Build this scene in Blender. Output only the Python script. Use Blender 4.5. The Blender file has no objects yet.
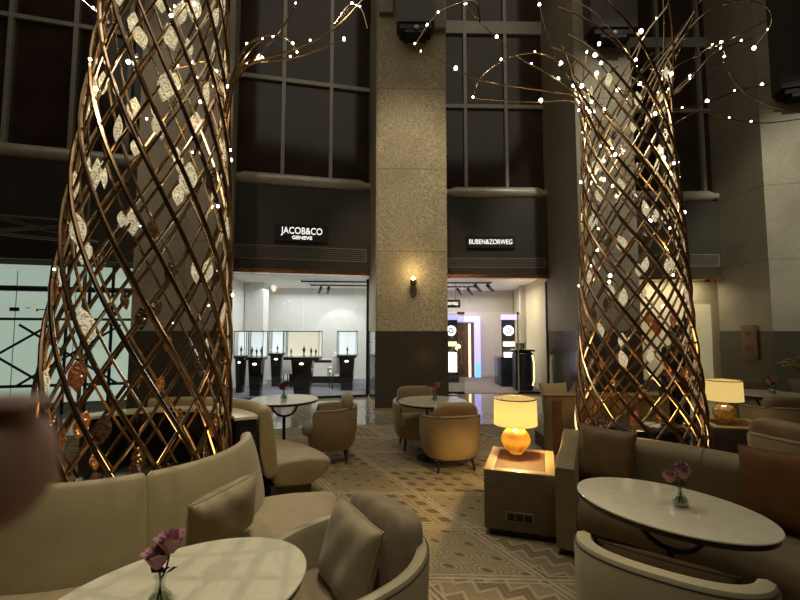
import bpy, bmesh, math, random
from mathutils import Vector, Matrix
PI = math.pi
R = math.radians
C = bpy.context.scene.collection
sc = bpy.context.scene
sc.view_settings.view_transform = 'Standard'
sc.view_settings.look = 'None'
sc.view_settings.exposure = 0.0

# ------------------------------------------------------------------ camera
F = 430.0
EYE = 1.6
PITCH = math.atan(31.0 / F)
cd = bpy.data.cameras.new('camera')
cam = bpy.data.objects.new('camera', cd)
C.objects.link(cam)
cam.location = (0, 0, EYE)
cam.rotation_euler = (PI / 2 + PITCH, 0, 0)
cd.sensor_width = 36
cd.lens = F * 36 / 800
cd.clip_start = 0.01
cd.clip_end = 100
cd.dof.use_dof = True
cd.dof.focus_distance = 4.0
cd.dof.aperture_fstop = 8.5
sc.camera = cam


def ray(u, v):
    x = (u - 400) / F
    y = (300 - v) / F
    c, s = math.cos(PITCH), math.sin(PITCH)
    return Vector((x, c - y * s, s + y * c))


def at(u, v, Y):                      # survey helper: where a sight line meets the plane y = Y
    d = ray(u, v)
    t = Y / d.y
    return Vector((d.x * t, Y, EYE + d.z * t))


def gr(u, v, h):                      # ... and where it meets the height h
    d = ray(u, v)
    t = (h - EYE) / d.z
    return Vector((d.x * t, d.y * t, h))


# ------------------------------------------------------------------ materials
def new_mat(name):
    m = bpy.data.materials.new(name)
    m.use_nodes = True
    nt = m.node_tree
    b = nt.nodes['Principled BSDF']
    return m, nt, b


def mat(name, col, rough=0.6, metal=0.0, var=0.15, scale=6.0, bump=0.0, bscale=60.0, emit=None, estr=0.0,
        trans=0.0, ior=1.45, sheen=0.0, spec=0.5, detail=4.0, coat=0.0):
    m, nt, b = new_mat(name)
    L = nt.links
    tc = nt.nodes.new('ShaderNodeTexCoord')
    n = nt.nodes.new('ShaderNodeTexNoise')
    n.inputs['Scale'].default_value = scale
    n.inputs['Detail'].default_value = detail
    L.new(tc.outputs['Object'], n.inputs['Vector'])
    r = nt.nodes.new('ShaderNodeValToRGB')
    a = [max(0, c * (1 - var)) for c in col]
    d = [min(1, c * (1 + var)) for c in col]
    r.color_ramp.elements[0].position = 0.3
    r.color_ramp.elements[1].position = 0.7
    r.color_ramp.elements[0].color = (*a, 1)
    r.color_ramp.elements[1].color = (*d, 1)
    L.new(n.outputs['Fac'], r.inputs['Fac'])
    L.new(r.outputs['Color'], b.inputs['Base Color'])
    b.inputs['Roughness'].default_value = rough
    b.inputs['Metallic'].default_value = metal
    b.inputs['Transmission Weight'].default_value = trans
    b.inputs['IOR'].default_value = ior
    b.inputs['Sheen Weight'].default_value = sheen
    b.inputs['Specular IOR Level'].default_value = spec
    b.inputs['Coat Weight'].default_value = coat
    if emit:
        b.inputs['Emission Color'].default_value = (*emit, 1)
        b.inputs['Emission Strength'].default_value = estr
    if bump > 0:
        n2 = nt.nodes.new('ShaderNodeTexNoise')
        n2.inputs['Scale'].default_value = bscale
        n2.inputs['Detail'].default_value = 3
        L.new(tc.outputs['Object'], n2.inputs['Vector'])
        bp = nt.nodes.new('ShaderNodeBump')
        bp.inputs['Strength'].default_value = bump
        bp.inputs['Distance'].default_value = 0.02
        L.new(n2.outputs['Fac'], bp.inputs['Height'])
        L.new(bp.outputs['Normal'], b.inputs['Normal'])
    return m


class NB:                             # tiny node builder for pattern shaders
    def __init__(s, nt):
        s.nt = nt

    def m(s, op, a, b=None, c=None):
        n = s.nt.nodes.new('ShaderNodeMath')
        n.operation = op
        for i, x in enumerate((a, b, c)):
            if x is None:
                continue
            if isinstance(x, (int, float)):
                n.inputs[i].default_value = x
            else:
                s.nt.links.new(x, n.inputs[i])
        return n.outputs[0]

    def mix(s, f, a, b):
        n = s.nt.nodes.new('ShaderNodeMix')
        n.data_type = 'RGBA'
        for sock, x in ((n.inputs[0], f), (n.inputs[6], a), (n.inputs[7], b)):
            if isinstance(x, (int, float)):
                sock.default_value = x
            elif isinstance(x, tuple):
                sock.default_value = (*x, 1)
            else:
                s.nt.links.new(x, sock)
        return n.outputs[2]

    def fr(s, x, size):               # centred fraction in -.5 .. .5 of a cell
        return s.m('SUBTRACT', s.m('FRACT', s.m('ADD', s.m('DIVIDE', x, size), 100.0)), 0.5)


def carpet_material():
    m, nt, b = new_mat('patterned carpet')
    L = nt.links
    k = NB(nt)
    tc = nt.nodes.new('ShaderNodeTexCoord')
    mp = nt.nodes.new('ShaderNodeMapping')
    mp.inputs['Rotation'].default_value = (0, 0, R(32))
    mp.inputs['Scale'].default_value = (.62, .62, 1)
    L.new(tc.outputs['Object'], mp.inputs['Vector'])
    sp = nt.nodes.new('ShaderNodeSeparateXYZ')
    L.new(mp.outputs['Vector'], sp.inputs[0])
    x, y = sp.outputs[0], sp.outputs[1]
    # large diamonds and triangles outlined by double lines
    p, q = k.m('ADD', k.m('MULTIPLY', x, 0.58), y), k.m('SUBTRACT', k.m('MULTIPLY', x, 0.58), y)
    big = 0.52
    fp, fq = k.fr(p, big), k.fr(q, big)
    dl = k.m('MINIMUM', k.m('SUBTRACT', 0.5, k.m('ABSOLUTE', fp)), k.m('SUBTRACT', 0.5, k.m('ABSOLUTE', fq)))
    line = k.m('LESS_THAN', dl, 0.014)
    l2 = k.m('LESS_THAN', k.m('ABSOLUTE', k.m('SUBTRACT', dl, 0.055)), 0.009)
    line = k.m('MAXIMUM', line, l2)
    # region selector
    ip = k.m('FLOOR', k.m('ADD', k.m('DIVIDE', p, big), 100.0))
    iq = k.m('FLOOR', k.m('ADD', k.m('DIVIDE', q, big), 100.0))
    sel = k.m('MULTIPLY', k.m('FRACT', k.m('MULTIPLY', k.m('SINE', k.m('ADD', k.m('MULTIPLY', ip, 12.9898), k.m('MULTIPLY', iq, 78.233))), 437.585)), 3.0)
    # eyes: concentric ovals
    ex, ey = k.fr(x, 0.15), k.fr(k.m('ADD', y, k.m('MULTIPLY', k.m('FLOOR', k.m('DIVIDE', x, 0.15)), 0.055)), 0.11)
    de = k.m('SQRT', k.m('ADD', k.m('POWER', k.m('ABSOLUTE', ex), 2.0), k.m('POWER', k.m('ABSOLUTE', ey), 2.0)))
    rings = k.m('LESS_THAN', k.m('ABSOLUTE', k.m('SUBTRACT', k.m('FRACT', k.m('MULTIPLY', de, 6.5)), 0.5)), 0.12)
    core = k.m('LESS_THAN', k.m('ADD', de, k.m('MULTIPLY', k.m('ABSOLUTE', ey), 0.8)), 0.17)
    # zigzag
    zz = k.m('ADD', k.m('MULTIPLY', k.m('PINGPONG', x, 0.05), 1.2), y)
    zl = k.m('LESS_THAN', k.m('ABSOLUTE', k.fr(zz, 0.085)), 0.10)
    zd = k.m('LESS_THAN', k.m('ABSOLUTE', k.m('SUBTRACT', k.m('ABSOLUTE', k.fr(zz, 0.17)), 0.42)), 0.06)
    # small lozenges
    lp, lq = k.fr(p, 0.12), k.fr(q, 0.12)
    lz = k.m('LESS_THAN', k.m('MAXIMUM', k.m('ABSOLUTE', lp), k.m('ABSOLUTE', lq)), 0.24)
    lo = k.m('LESS_THAN', k.m('ABSOLUTE', k.m('SUBTRACT', k.m('MAXIMUM', k.m('ABSOLUTE', lp), k.m('ABSOLUTE', lq)), 0.38)), 0.04)
    base, light, dark = (.27, .215, .125), (.42, .345, .215), (.12, .085, .046)
    c0 = k.mix(core, k.mix(rings, base, light), dark)
    c1 = k.mix(zd, k.mix(zl, base, light), (.17, .125, .07))
    c2 = k.mix(lz, k.mix(lo, base, light), (.13, .09, .055))
    s1 = k.m('LESS_THAN', sel, 1.45)
    s2 = k.m('GREATER_THAN', sel, 2.45)
    col = k.mix(s2, k.mix(s1, c2, c0), c1)
    col = k.mix(line, col, (.47, .39, .27))
    n = nt.nodes.new('ShaderNodeTexNoise')
    n.inputs['Scale'].default_value = 14
    L.new(tc.outputs['Object'], n.inputs['Vector'])
    col = k.mix(k.m('MULTIPLY', n.outputs['Fac'], 0.6), col, (.17, .13, .08))
    L.new(col, b.inputs['Base Color'])
    b.inputs['Roughness'].default_value = 0.95
    b.inputs['Specular IOR Level'].default_value = 0.1
    n3 = nt.nodes.new('ShaderNodeTexNoise')
    n3.inputs['Scale'].default_value = 220
    L.new(tc.outputs['Object'], n3.inputs['Vector'])
    bp = nt.nodes.new('ShaderNodeBump')
    bp.inputs['Strength'].default_value = 0.5
    bp.inputs['Distance'].default_value = 0.01
    L.new(n3.outputs['Fac'], bp.inputs['Height'])
    L.new(bp.outputs['Normal'], b.inputs['Normal'])
    return m


def stone_material(name, col, bw, bh, off=(0, 0, 0), speck=0.3, rough=0.75):
    """speckled stone cladding with thin recessed joints (object space, x/z or y/z picked by a box-ish sum)"""
    m, nt, b = new_mat(name)
    L = nt.links
    k = NB(nt)
    tc = nt.nodes.new('ShaderNodeTexCoord')
    sp = nt.nodes.new('ShaderNodeSeparateXYZ')
    L.new(tc.outputs['Object'], sp.inputs[0])
    z = sp.outputs[2]
    x = sp.outputs[0]
    jz = k.m('SUBTRACT', 0.5, k.m('ABSOLUTE', k.fr(k.m('ADD', z, off[2]), bh)))
    jz = k.m('LESS_THAN', k.m('MULTIPLY', jz, bh), 0.012)
    jx = k.m('SUBTRACT', 0.5, k.m('ABSOLUTE', k.fr(k.m('ADD', x, off[0]), bw)))
    jx = k.m('LESS_THAN', k.m('MULTIPLY', jx, bw), 0.010)
    j = k.m('MAXIMUM', jz, jx)
    n = nt.nodes.new('ShaderNodeTexNoise')
    n.inputs['Scale'].default_value = 27
    n.inputs['Detail'].default_value = 6
    n.inputs['Roughness'].default_value = 0.8
    L.new(tc.outputs['Object'], n.inputs['Vector'])
    n2 = nt.nodes.new('ShaderNodeTexNoise')
    n2.inputs['Scale'].default_value = 0.9
    n2.inputs['Detail'].default_value = 6
    L.new(tc.outputs['Object'], n2.inputs['Vector'])
    lo = tuple(c * (1 - speck) for c in col)
    hi = tuple(min(1, c * (1 + speck)) for c in col)
    ramp = k.m('MULTIPLY', k.m('SUBTRACT', n.outputs['Fac'], 0.35), 3.2)
    c = k.mix(ramp, lo, hi)
    st = k.m('MULTIPLY', k.m('SUBTRACT', n2.outputs['Fac'], 0.42), 2.2)
    nclamp = k.m('MINIMUM', k.m('MAXIMUM', st, 0.0), 0.55)
    c = k.mix(nclamp, c, tuple(v * 0.55 for v in col))
    c = k.mix(k.m('MULTIPLY', j, 0.55), c, tuple(v * 0.35 for v in col))
    L.new(c, b.inputs['Base Color'])
    b.inputs['Roughness'].default_value = rough
    bp = nt.nodes.new('ShaderNodeBump')
    bp.inputs['Strength'].default_value = 0.25
    bp.inputs['Distance'].default_value = 0.01
    L.new(n.outputs['Fac'], bp.inputs['Height'])
    L.new(bp.outputs['Normal'], b.inputs['Normal'])
    return m


def marble_material(name, col, vein, rough=0.12, scale=3.0, tile=0.0):
    m, nt, b = new_mat(name)
    L = nt.links
    k = NB(nt)
    tc = nt.nodes.new('ShaderNodeTexCoord')
    n = nt.nodes.new('ShaderNodeTexNoise')
    n.inputs['Scale'].default_value = scale
    n.inputs['Detail'].default_value = 8
    n.inputs['Distortion'].default_value = 1.6
    L.new(tc.outputs['Object'], n.inputs['Vector'])
    v = k.m('ABSOLUTE', k.m('SUBTRACT', n.outputs['Fac'], 0.5))
    f = k.m('SUBTRACT', 1.0, k.m('MINIMUM', k.m('MULTIPLY', v, 14.0), 1.0))
    c = k.mix(k.m('MULTIPLY', f, 0.18 if not tile else .5), col, vein)
    if tile:
        sp = nt.nodes.new('ShaderNodeSeparateXYZ')
        L.new(tc.outputs['Object'], sp.inputs[0])
        jx = k.m('GREATER_THAN', k.m('ABSOLUTE', k.fr(sp.outputs[0], tile)), 0.493)
        jy = k.m('GREATER_THAN', k.m('ABSOLUTE', k.fr(sp.outputs[1], tile)), 0.493)
        c = k.mix(k.m('MULTIPLY', k.m('MAXIMUM', jx, jy), 0.6), c, tuple(q * 0.3 for q in col))
    L.new(c, b.inputs['Base Color'])
    b.inputs['Roughness'].default_value = rough
    return m


def pane_material(name, tint=(1, 1, 1), gloss=0.12, rough=0.02):
    m, nt, b = new_mat(name)
    nt.nodes.remove(b)
    L = nt.links
    o = nt.nodes['Material Output']
    t = nt.nodes.new('ShaderNodeBsdfTransparent')
    t.inputs[0].default_value = (*tint, 1)
    g = nt.nodes.new('ShaderNodeBsdfGlossy')
    g.inputs['Roughness'].default_value = rough
    mx = nt.nodes.new('ShaderNodeMixShader')
    mx.inputs[0].default_value = gloss
    L.new(t.outputs[0], mx.inputs[1])
    L.new(g.outputs[0], mx.inputs[2])
    L.new(mx.outputs[0], o.inputs[0])
    return m


def glass_tint(name, col, rough=0.05, trans=0.55, emit=0.0, bump=0.4, bscale=30):
    """cheap decorative glass: translucent + transparent + gloss with a hammered bump"""
    m, nt, b = new_mat(name)
    nt.nodes.remove(b)
    L = nt.links
    o = nt.nodes['Material Output']
    tc = nt.nodes.new('ShaderNodeTexCoord')
    n = nt.nodes.new('ShaderNodeTexVoronoi')
    n.inputs['Scale'].default_value = bscale
    L.new(tc.outputs['Object'], n.inputs['Vector'])
    bp = nt.nodes.new('ShaderNodeBump')
    bp.inputs['Strength'].default_value = bump
    bp.inputs['Distance'].default_value = 0.02
    L.new(n.outputs['Distance'], bp.inputs['Height'])
    kk = NB(nt)
    vcol = kk.mix(kk.m('MINIMUM', kk.m('MULTIPLY', n.outputs['Distance'], 1.7), 1.0), tuple(c * .30 for c in col), tuple(min(1, c * 1.15) for c in col))
    tr = nt.nodes.new('ShaderNodeBsdfTransparent')
    tr.inputs[0].default_value = (*col, 1)
    tl = nt.nodes.new('ShaderNodeBsdfTranslucent')
    tl.inputs[0].default_value = (*col, 1)
    df = nt.nodes.new('ShaderNodeBsdfDiffuse')
    df.inputs[0].default_value = (*col, 1)
    gl = nt.nodes.new('ShaderNodeBsdfGlossy')
    gl.inputs['Roughness'].default_value = rough
    for s in (tl, df, gl):
        L.new(bp.outputs['Normal'], s.inputs['Normal'])
    if emit < .4:
        L.new(vcol, tl.inputs[0])
        L.new(vcol, df.inputs[0])
    m1 = nt.nodes.new('ShaderNodeMixShader')
    m1.inputs[0].default_value = 0.5
    L.new(tl.outputs[0], m1.inputs[1])
    L.new(df.outputs[0], m1.inputs[2])
    m2 = nt.nodes.new('ShaderNodeMixShader')
    m2.inputs[0].default_value = trans
    L.new(m1.outputs[0], m2.inputs[1])
    L.new(tr.outputs[0], m2.inputs[2])
    m3 = nt.nodes.new('ShaderNodeMixShader')
    m3.inputs[0].default_value = 0.22
    L.new(m2.outputs[0], m3.inputs[1])
    L.new(gl.outputs[0], m3.inputs[2])
    last = m3.outputs[0]
    if emit > 0:  # built-in glow stands in for light caught by the glass
        e = nt.nodes.new('ShaderNodeEmission')
        e.inputs[0].default_value = (*col, 1)
        k = NB(nt)
        L.new(k.m('MULTIPLY', n.outputs['Distance'], emit * 2.0), e.inputs[1])
        ad = nt.nodes.new('ShaderNodeAddShader')
        L.new(last, ad.inputs[0])
        L.new(e.outputs[0], ad.inputs[1])
        last = ad.outputs[0]
    L.new(last, o.inputs[0])
    return m


def emis(name, col, s):
    m, nt, b = new_mat(name)
    b.inputs['Base Color'].default_value = (*col, 1)
    b.inputs['Emission Color'].default_value = (*col, 1)
    b.inputs['Emission Strength'].default_value = s
    return m


def shade_material():
    m, nt, b = new_mat('lamp shade fabric')
    nt.nodes.remove(b)
    L = nt.links
    o = nt.nodes['Material Output']
    tc = nt.nodes.new('ShaderNodeTexCoord')
    n = nt.nodes.new('ShaderNodeTexNoise')
    n.inputs['Scale'].default_value = 150
    L.new(tc.outputs['Object'], n.inputs['Vector'])
    k = NB(nt)
    col = k.mix(n.outputs['Fac'], (1.0, .70, .22), (1.0, .76, .30))
    e = nt.nodes.new('ShaderNodeEmission')  # painted glow stands in for bulb light coming through the fabric
    e.inputs[1].default_value = 0.62
    L.new(col, e.inputs[0])
    t = nt.nodes.new('ShaderNodeBsdfTranslucent')
    t.inputs[0].default_value = (.16, .12, .05, 1)
    a = nt.nodes.new('ShaderNodeAddShader')
    L.new(e.outputs[0], a.inputs[0])
    L.new(t.outputs[0], a.inputs[1])
    L.new(a.outputs[0], o.inputs[0])
    return m


M = {}
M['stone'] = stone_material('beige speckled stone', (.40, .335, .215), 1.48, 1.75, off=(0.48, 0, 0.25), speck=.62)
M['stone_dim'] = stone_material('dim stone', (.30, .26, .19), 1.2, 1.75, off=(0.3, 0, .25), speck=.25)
M['granite'] = mat('dark polished granite', (.060, .050, .036), .16, var=.35, scale=60, spec=.5)
M['fascia'] = mat('dark bronze panel', (.050, .042, .032), .42, var=.12, scale=2)
M['fascia_line'] = mat('bronze line', (.24, .20, .15), .5)
M['frame'] = mat('window metal', (.36, .335, .275), .45, metal=.3, var=.1)
M['sill'] = mat('sill metal', (.55, .51, .42), .4, metal=.3, var=.12, scale=8)
M['darkpane'] = mat('dark curtained glass', (.048, .029, .021), .12, var=.35, scale=1.2)
M['copper'] = mat('copper strip', (.36, .17, .07), .25, metal=.8, var=.3, scale=12)
M['black'] = mat('matte black', (.010, .010, .011), .5, var=.1)
M['blackgloss'] = mat('gloss black', (.008, .008, .010), .12, var=.1)
M['bronze'] = mat('bronze tube', (.60, .44, .27), .22, metal=.97, var=.25, scale=5)
M['bronze_dark'] = mat('dark bronze tube', (.27, .175, .10), .22, metal=.95, var=.3, scale=5)
M['leafglass'] = glass_tint('clear hammered glass', (.92, .82, .58), .10, .15, emit=.26, bump=1.0, bscale=70)  # leaves carry a glow in the material, no lamp inside
M['leafamber'] = glass_tint('amber glass', (.62, .27, .07), .12, .40, emit=.03, bump=.8, bscale=40)
M['leafsmoke'] = glass_tint('smoky bronze glass', (.22, .12, .055), .12, .35, bump=.6, bscale=40)
M['led'] = emis('fairy light', (1.0, .93, .76), 14.0)
M['sofa'] = mat('taupe leather', (.345, .285, .155), .50, var=.07, scale=9, bump=.10, bscale=160, sheen=.15)
M['sofaseat'] = mat('taupe velvet', (.285, .222, .112), .7, var=.10, scale=10, bump=.12, bscale=120, sheen=.25)
M['sofabrown'] = mat('brown taupe leather', (.245, .19, .100), .50, var=.07, scale=9, bump=.10, bscale=160, sheen=.15)
M['seatbrown'] = mat('brown taupe velvet', (.19, .14, .072), .7, var=.10, scale=10, bump=.12, bscale=120, sheen=.2)
M['pillowdark'] = mat('dark brown pillow', (.05, .032, .017), .85, var=.12, scale=10, bump=.12, bscale=90, sheen=0, spec=.08)
M['sofarear'] = mat('brown leather back', (.14, .10, .052), .5)
M['boxdark'] = mat('dark veneer', (.035, .028, .02), .45)
M['sofaplinth'] = mat('sofa plinth', (.045, .033, .022), .6)
M['chair'] = mat('tan leather', (.37, .265, .145), .42, var=.06, scale=8, bump=.08, bscale=180)
M['chairgrey'] = mat('greige leather', (.365, .32, .195), .42, var=.06, scale=8, bump=.08, bscale=180)
M['chaircush'] = mat('brown velvet', (.235, .175, .095), .75, var=.10, scale=14, bump=.15, bscale=150, sheen=.3)
M['piping'] = mat('piping', (.42, .33, .21), .5)
M['pillowgrey'] = mat('taupe pillow', (.31, .255, .145), .6, var=.08, scale=10, bump=.12, bscale=120, sheen=.2)
M['pillowbrown'] = mat('brown pillow', (.215, .140, .062), .45, var=.12, scale=10, bump=.12, bscale=90, sheen=0, spec=.3)
M['pillowrust'] = mat('rust pillow', (.17, .072, .022), .65, var=.12, scale=10, bump=.12, bscale=90, sheen=0, spec=.3)
M['tabletop'] = marble_material('cream marble', (.72, .675, .50), (.45, .40, .27), .10, 4.0)
M['tabledark'] = mat('table edge', (.030, .024, .018), .35)
M['wood'] = mat('oak', (.095, .043, .014), .75, var=.22, scale=14)
M['wooddark'] = mat('walnut', (.11, .055, .028), .45, var=.25, scale=14)
M['boxpanel'] = mat('box veneer', (.155, .122, .072), .5, var=.1, scale=10)
M['boxtrim'] = mat('tan box trim', (.30, .22, .10), .45, var=.08)
M['socket'] = mat('socket plate', (.20, .17, .12), .35, metal=.4)
M['shade'] = shade_material()
M['amberglass'] = glass_tint('amber lamp glass', (1.0, .58, .09), .05, .50, emit=.16, bump=.15, bscale=9)  # bulb light in the base is partly put in as emission
M['goldglass'] = glass_tint('dark gold lamp glass', (.55, .30, .05), .10, .15, emit=.05, bump=.9, bscale=14)
M['brass'] = mat('brass', (.55, .38, .16), .25, metal=1.0)
M['clear'] = pane_material('clear glass', (.93, .96, .93), .16, .02)
M['shopglass'] = pane_material('shop glass', (.97, .98, .97), .05, .01)
M['water'] = pane_material('water', (.85, .88, .8), .2, .02)
M['rose'] = mat('dusty mauve petals', (.44, .205, .25), .7, var=.25, scale=25, sheen=.2)
M['rosered'] = mat('dark red petals', (.16, .022, .03), .7, var=.25, scale=25)
M['rosepink'] = mat('pink petals', (.42, .19, .19), .7, var=.2, scale=25)
M['stem'] = mat('stem green', (.035, .05, .02), .6)
M['white'] = mat('white paint', (.80, .79, .74), .6, var=.03)
M['shopwhite'] = mat('shop wall', (.72, .71, .66), .7, var=.03)
M['shopceil'] = mat('shop ceiling', (.78, .77, .72), .7, var=.02)
M['shopfloor'] = mat('shop carpet', (.20, .20, .23), .95, var=.15, scale=4)
M['shopfloor2'] = mat('shop dark carpet', (.16, .135, .13), .9, var=.15, scale=4)
M['cream'] = mat('cream wall', (.66, .57, .38), .7, var=.05, scale=2)
M['lit'] = emis('lit white', (1.0, .97, .9), 2.6)
M['litsoft'] = emis('lit vitrine back', (.88, .95, 1.0), 1.05)
M['litwarm'] = emis('lit warm strip', (1.0, .82, .42), 2.2)
M['violet'] = emis('violet light', (.46, .42, .98), 1.0)
M['blueglow'] = emis('blue light', (.20, .48, 1.0), 1.1)
M['signwhite'] = emis('sign lettering', (1.0, .97, .90), 1.05)
M['mint'] = emis('back lit panel', (.60, .76, .62), .50)
M['mintline'] = mat('panel seam', (.30, .38, .30), .8)
M['skin'] = mat('skin', (.30, .165, .115), .55, var=.1, scale=30)
M['skinfinger'] = mat('finger skin', (.62, .36, .28), .5, var=.08, scale=60)
M['nail'] = mat('finger nail', (.45, .28, .23), .3)
M['cloth'] = mat('black cloth', (.009, .008, .009), .9)
M['hair'] = mat('black hair', (.008, .006, .005), .6)
M['navy'] = mat('dark navy lacquer', (.018, .022, .035), .3)
M['carpet'] = carpet_material()
M['marblefloor'] = marble_material('polished floor', (.25, .22, .16), (.15, .125, .09), .10, 1.4, tile=1.2)
M['plant'] = mat('dry leaves', (.24, .19, .09), .7, var=.3, scale=15)
M['pot'] = mat('grey pot', (.30, .28, .22), .5)
M['truss'] = mat('grey steel', (.16, .14, .11), .5, metal=.5)


# ------------------------------------------------------------------ mesh builder
class MB:
    def __init__(s):
        s.v, s.f, s.mi = [], [], []

    def add(s, vs, fs, mi=0):
        o = len(s.v)
        s.v += [tuple(p) for p in vs]
        s.f += [tuple(i + o for i in f) for f in fs]
        s.mi += [mi] * len(fs)
        return s

    def box(s, c, size, rz=0.0, mi=0):
        hx, hy, hz = [q / 2 for q in size]
        m = Matrix.Translation(c) @ Matrix.Rotation(rz, 4, 'Z')
        vs = [m @ Vector((x * hx, y * hy, z * hz)) for x in (-1, 1) for y in (-1, 1) for z in (-1, 1)]
        return s.add(vs, [(0, 1, 3, 2), (4, 6, 7, 5), (0, 4, 5, 1), (2, 3, 7, 6), (0, 2, 6, 4), (1, 5, 7, 3)], mi)

    def rbox(s, c, size, r=0.02, rz=0.0, mi=0, seg=3, rot=None):
        bm = bmesh.new()
        bmesh.ops.create_cube(bm, size=1)
        bmesh.ops.scale(bm, vec=size, verts=bm.verts)
        bmesh.ops.bevel(bm, geom=bm.edges[:], offset=min(r, min(size) * .49), segments=seg, profile=.5, affect='EDGES')
        m = Matrix.Translation(c) @ (rot.to_4x4() if rot is not None else Matrix.Rotation(rz, 4, 'Z'))
        bm.verts.ensure_lookup_table()
        s.add([m @ v.co for v in bm.verts], [[v.index for v in f.verts] for f in bm.faces], mi)
        bm.free()
        return s

    def prism(s, poly, z0, z1, mi=0):
        n = len(poly)
        vs = [(x, y, z0) for x, y in poly] + [(x, y, z1) for x, y in poly]
        fs = [(i, (i + 1) % n, n + (i + 1) % n, n + i) for i in range(n)]
        fs += [tuple(range(n - 1, -1, -1)), tuple(range(n, 2 * n))]
        return s.add(vs, fs, mi)

    def tube(s, pts, r, n=8, mi=0, caps=True):
        pts = [Vector(p) for p in pts]
        rs = r if isinstance(r, (list, tuple)) else [r] * len(pts)
        vs, fs = [], []
        up = Vector((0, 0, 1))
        t0 = (pts[1] - pts[0]).normalized()
        if abs(t0.dot(up)) > .95:
            up = Vector((1, 0, 0))
        nrm = (up - t0 * up.dot(t0)).normalized()
        for i, p in enumerate(pts):
            a = pts[max(0, i - 1)]
            b = pts[min(len(pts) - 1, i + 1)]
            t = (b - a).normalized()
            nrm = (nrm - t * nrm.dot(t)).normalized()
            bi = t.cross(nrm)
            for k in range(n):
                an = 2 * PI * k / n
                vs.append(p + (nrm * math.cos(an) + bi * math.sin(an)) * rs[i])
        for i in range(len(pts) - 1):
            for k in range(n):
                a = i * n + k
                b = i * n + (k + 1) % n
                fs.append((a, b, b + n, a + n))
        if caps:
            fs.append(tuple(range(n - 1, -1, -1)))
            fs.append(tuple(range((len(pts) - 1) * n, len(pts) * n)))
        return s.add(vs, fs, mi)

    def lathe(s, prof, n=32, c=(0, 0, 0), mi=0, sx=1.0, sy=1.0):
        vs, fs = [], []
        for r, z in prof:
            for k in range(n):
                a = 2 * PI * k / n
                vs.append((c[0] + r * sx * math.cos(a), c[1] + r * sy * math.sin(a), c[2] + z))
        m = len(prof)
        for i in range(m - 1):
            for k in range(n):
                a, b = i * n + k, i * n + (k + 1) % n
                fs.append((a, b, b + n, a + n))
        if prof[0][0] > 1e-5:
            fs.append(tuple(range(n - 1, -1, -1)))
        if prof[-1][0] > 1e-5:
            fs.append(tuple(range((m - 1) * n, m * n)))
        return s.add(vs, fs, mi)

    def ring(s, prof, n=48, c=(0, 0, 0), mi=0):      # closed cross-section revolved
        vs, fs = [], []
        m = len(prof)
        for r, z in prof:
            for k in range(n):
                a = 2 * PI * k / n
                vs.append((c[0] + r * math.cos(a), c[1] + r * math.sin(a), c[2] + z))
        for i in range(m):
            for k in range(n):
                a, b = i * n + k, i * n + (k + 1) % n
                i2 = (i + 1) % m
                fs.append((a, b, i2 * n + (k + 1) % n, i2 * n + k))
        return s.add(vs, fs, mi)

    def loops(s, rings, cap=True, mi=0, closed=True):
        n = len(rings[0])
        vs = [p for r in rings for p in r]
        fs = []
        for i in range(len(rings) - 1):
            for k in range(n if closed else n - 1):
                a, b = i * n + k, i * n + (k + 1) % n
                fs.append((a, b, b + n, a + n))
        if cap:
            fs.append(tuple(range(n - 1, -1, -1)))
            fs.append(tuple(range((len(rings) - 1) * n, len(rings) * n)))
        return s.add(vs, fs, mi)

    def sell(s, c, size, e1=.35, e2=.35, nu=28, nv=16, rot=None, mi=0):   # super-ellipsoid
        def sp(w, e):
            return math.copysign(abs(w) ** e, w)
        a, b, h = size
        rings = []
        for j in range(nv + 1):
            ph = -PI / 2 + PI * j / nv
            ph = max(-PI / 2 + .02, min(PI / 2 - .02, ph))
            rr = []
            for i in range(nu):
                th = 2 * PI * i / nu
                p = Vector((a * sp(math.cos(ph), e1) * sp(math.cos(th), e2), b * sp(math.cos(ph), e1) * sp(math.sin(th), e2), h * sp(math.sin(ph), e1)))
                if rot is not None:
                    p = rot @ p
                rr.append(p + Vector(c))
            rings.append(rr)
        return s.loops(rings, mi=mi)

    def pillow(s, w, h, t, n=14, mx=None, mi=0):     # soft square cushion standing in x/z, thickness in y
        def pt(i, j, sg):
            a, b = -1 + 2 * i / n, -1 + 2 * j / n
            e = (1 - a ** 4) * (1 - b ** 4)
            pinch = 1 - .075 * (1 - (abs(a) ** 3)) * abs(b) ** 6
            pinch2 = 1 - .075 * (1 - (abs(b) ** 3)) * abs(a) ** 6
            wr = .006 * math.sin(7 * a + 3 * b) * e
            return Vector((a * w / 2 * pinch2, sg * (t / 2 * max(e, 0) ** .55 + .004) + wr, b * h / 2 * pinch))
        for sg in (1, -1):
            vs = [pt(i, j, sg) for j in range(n + 1) for i in range(n + 1)]
            if mx is not None:
                vs = [mx @ v for v in vs]
            fs = []
            for j in range(n):
                for i in range(n):
                    q = (j * (n + 1) + i, j * (n + 1) + i + 1, (j + 1) * (n + 1) + i + 1, (j + 1) * (n + 1) + i)
                    fs.append(q if sg < 0 else q[::-1])
            s.add(vs, fs, mi)
        # edge strip
        edge = [(i, 0) for i in range(n)] + [(n, j) for j in range(n)] + [(n - i, n) for i in range(n)] + [(0, n - j) for j in range(n)]
        va = [pt(i, j, 1) for i, j in edge]
        vb = [pt(i, j, -1) for i, j in edge]
        if mx is not None:
            va = [mx @ v for v in va]
            vb = [mx @ v for v in vb]
        m = len(edge)
        s.add(va + vb, [(k, (k + 1) % m, m + (k + 1) % m, m + k) for k in range(m)], mi)
        return s

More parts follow.
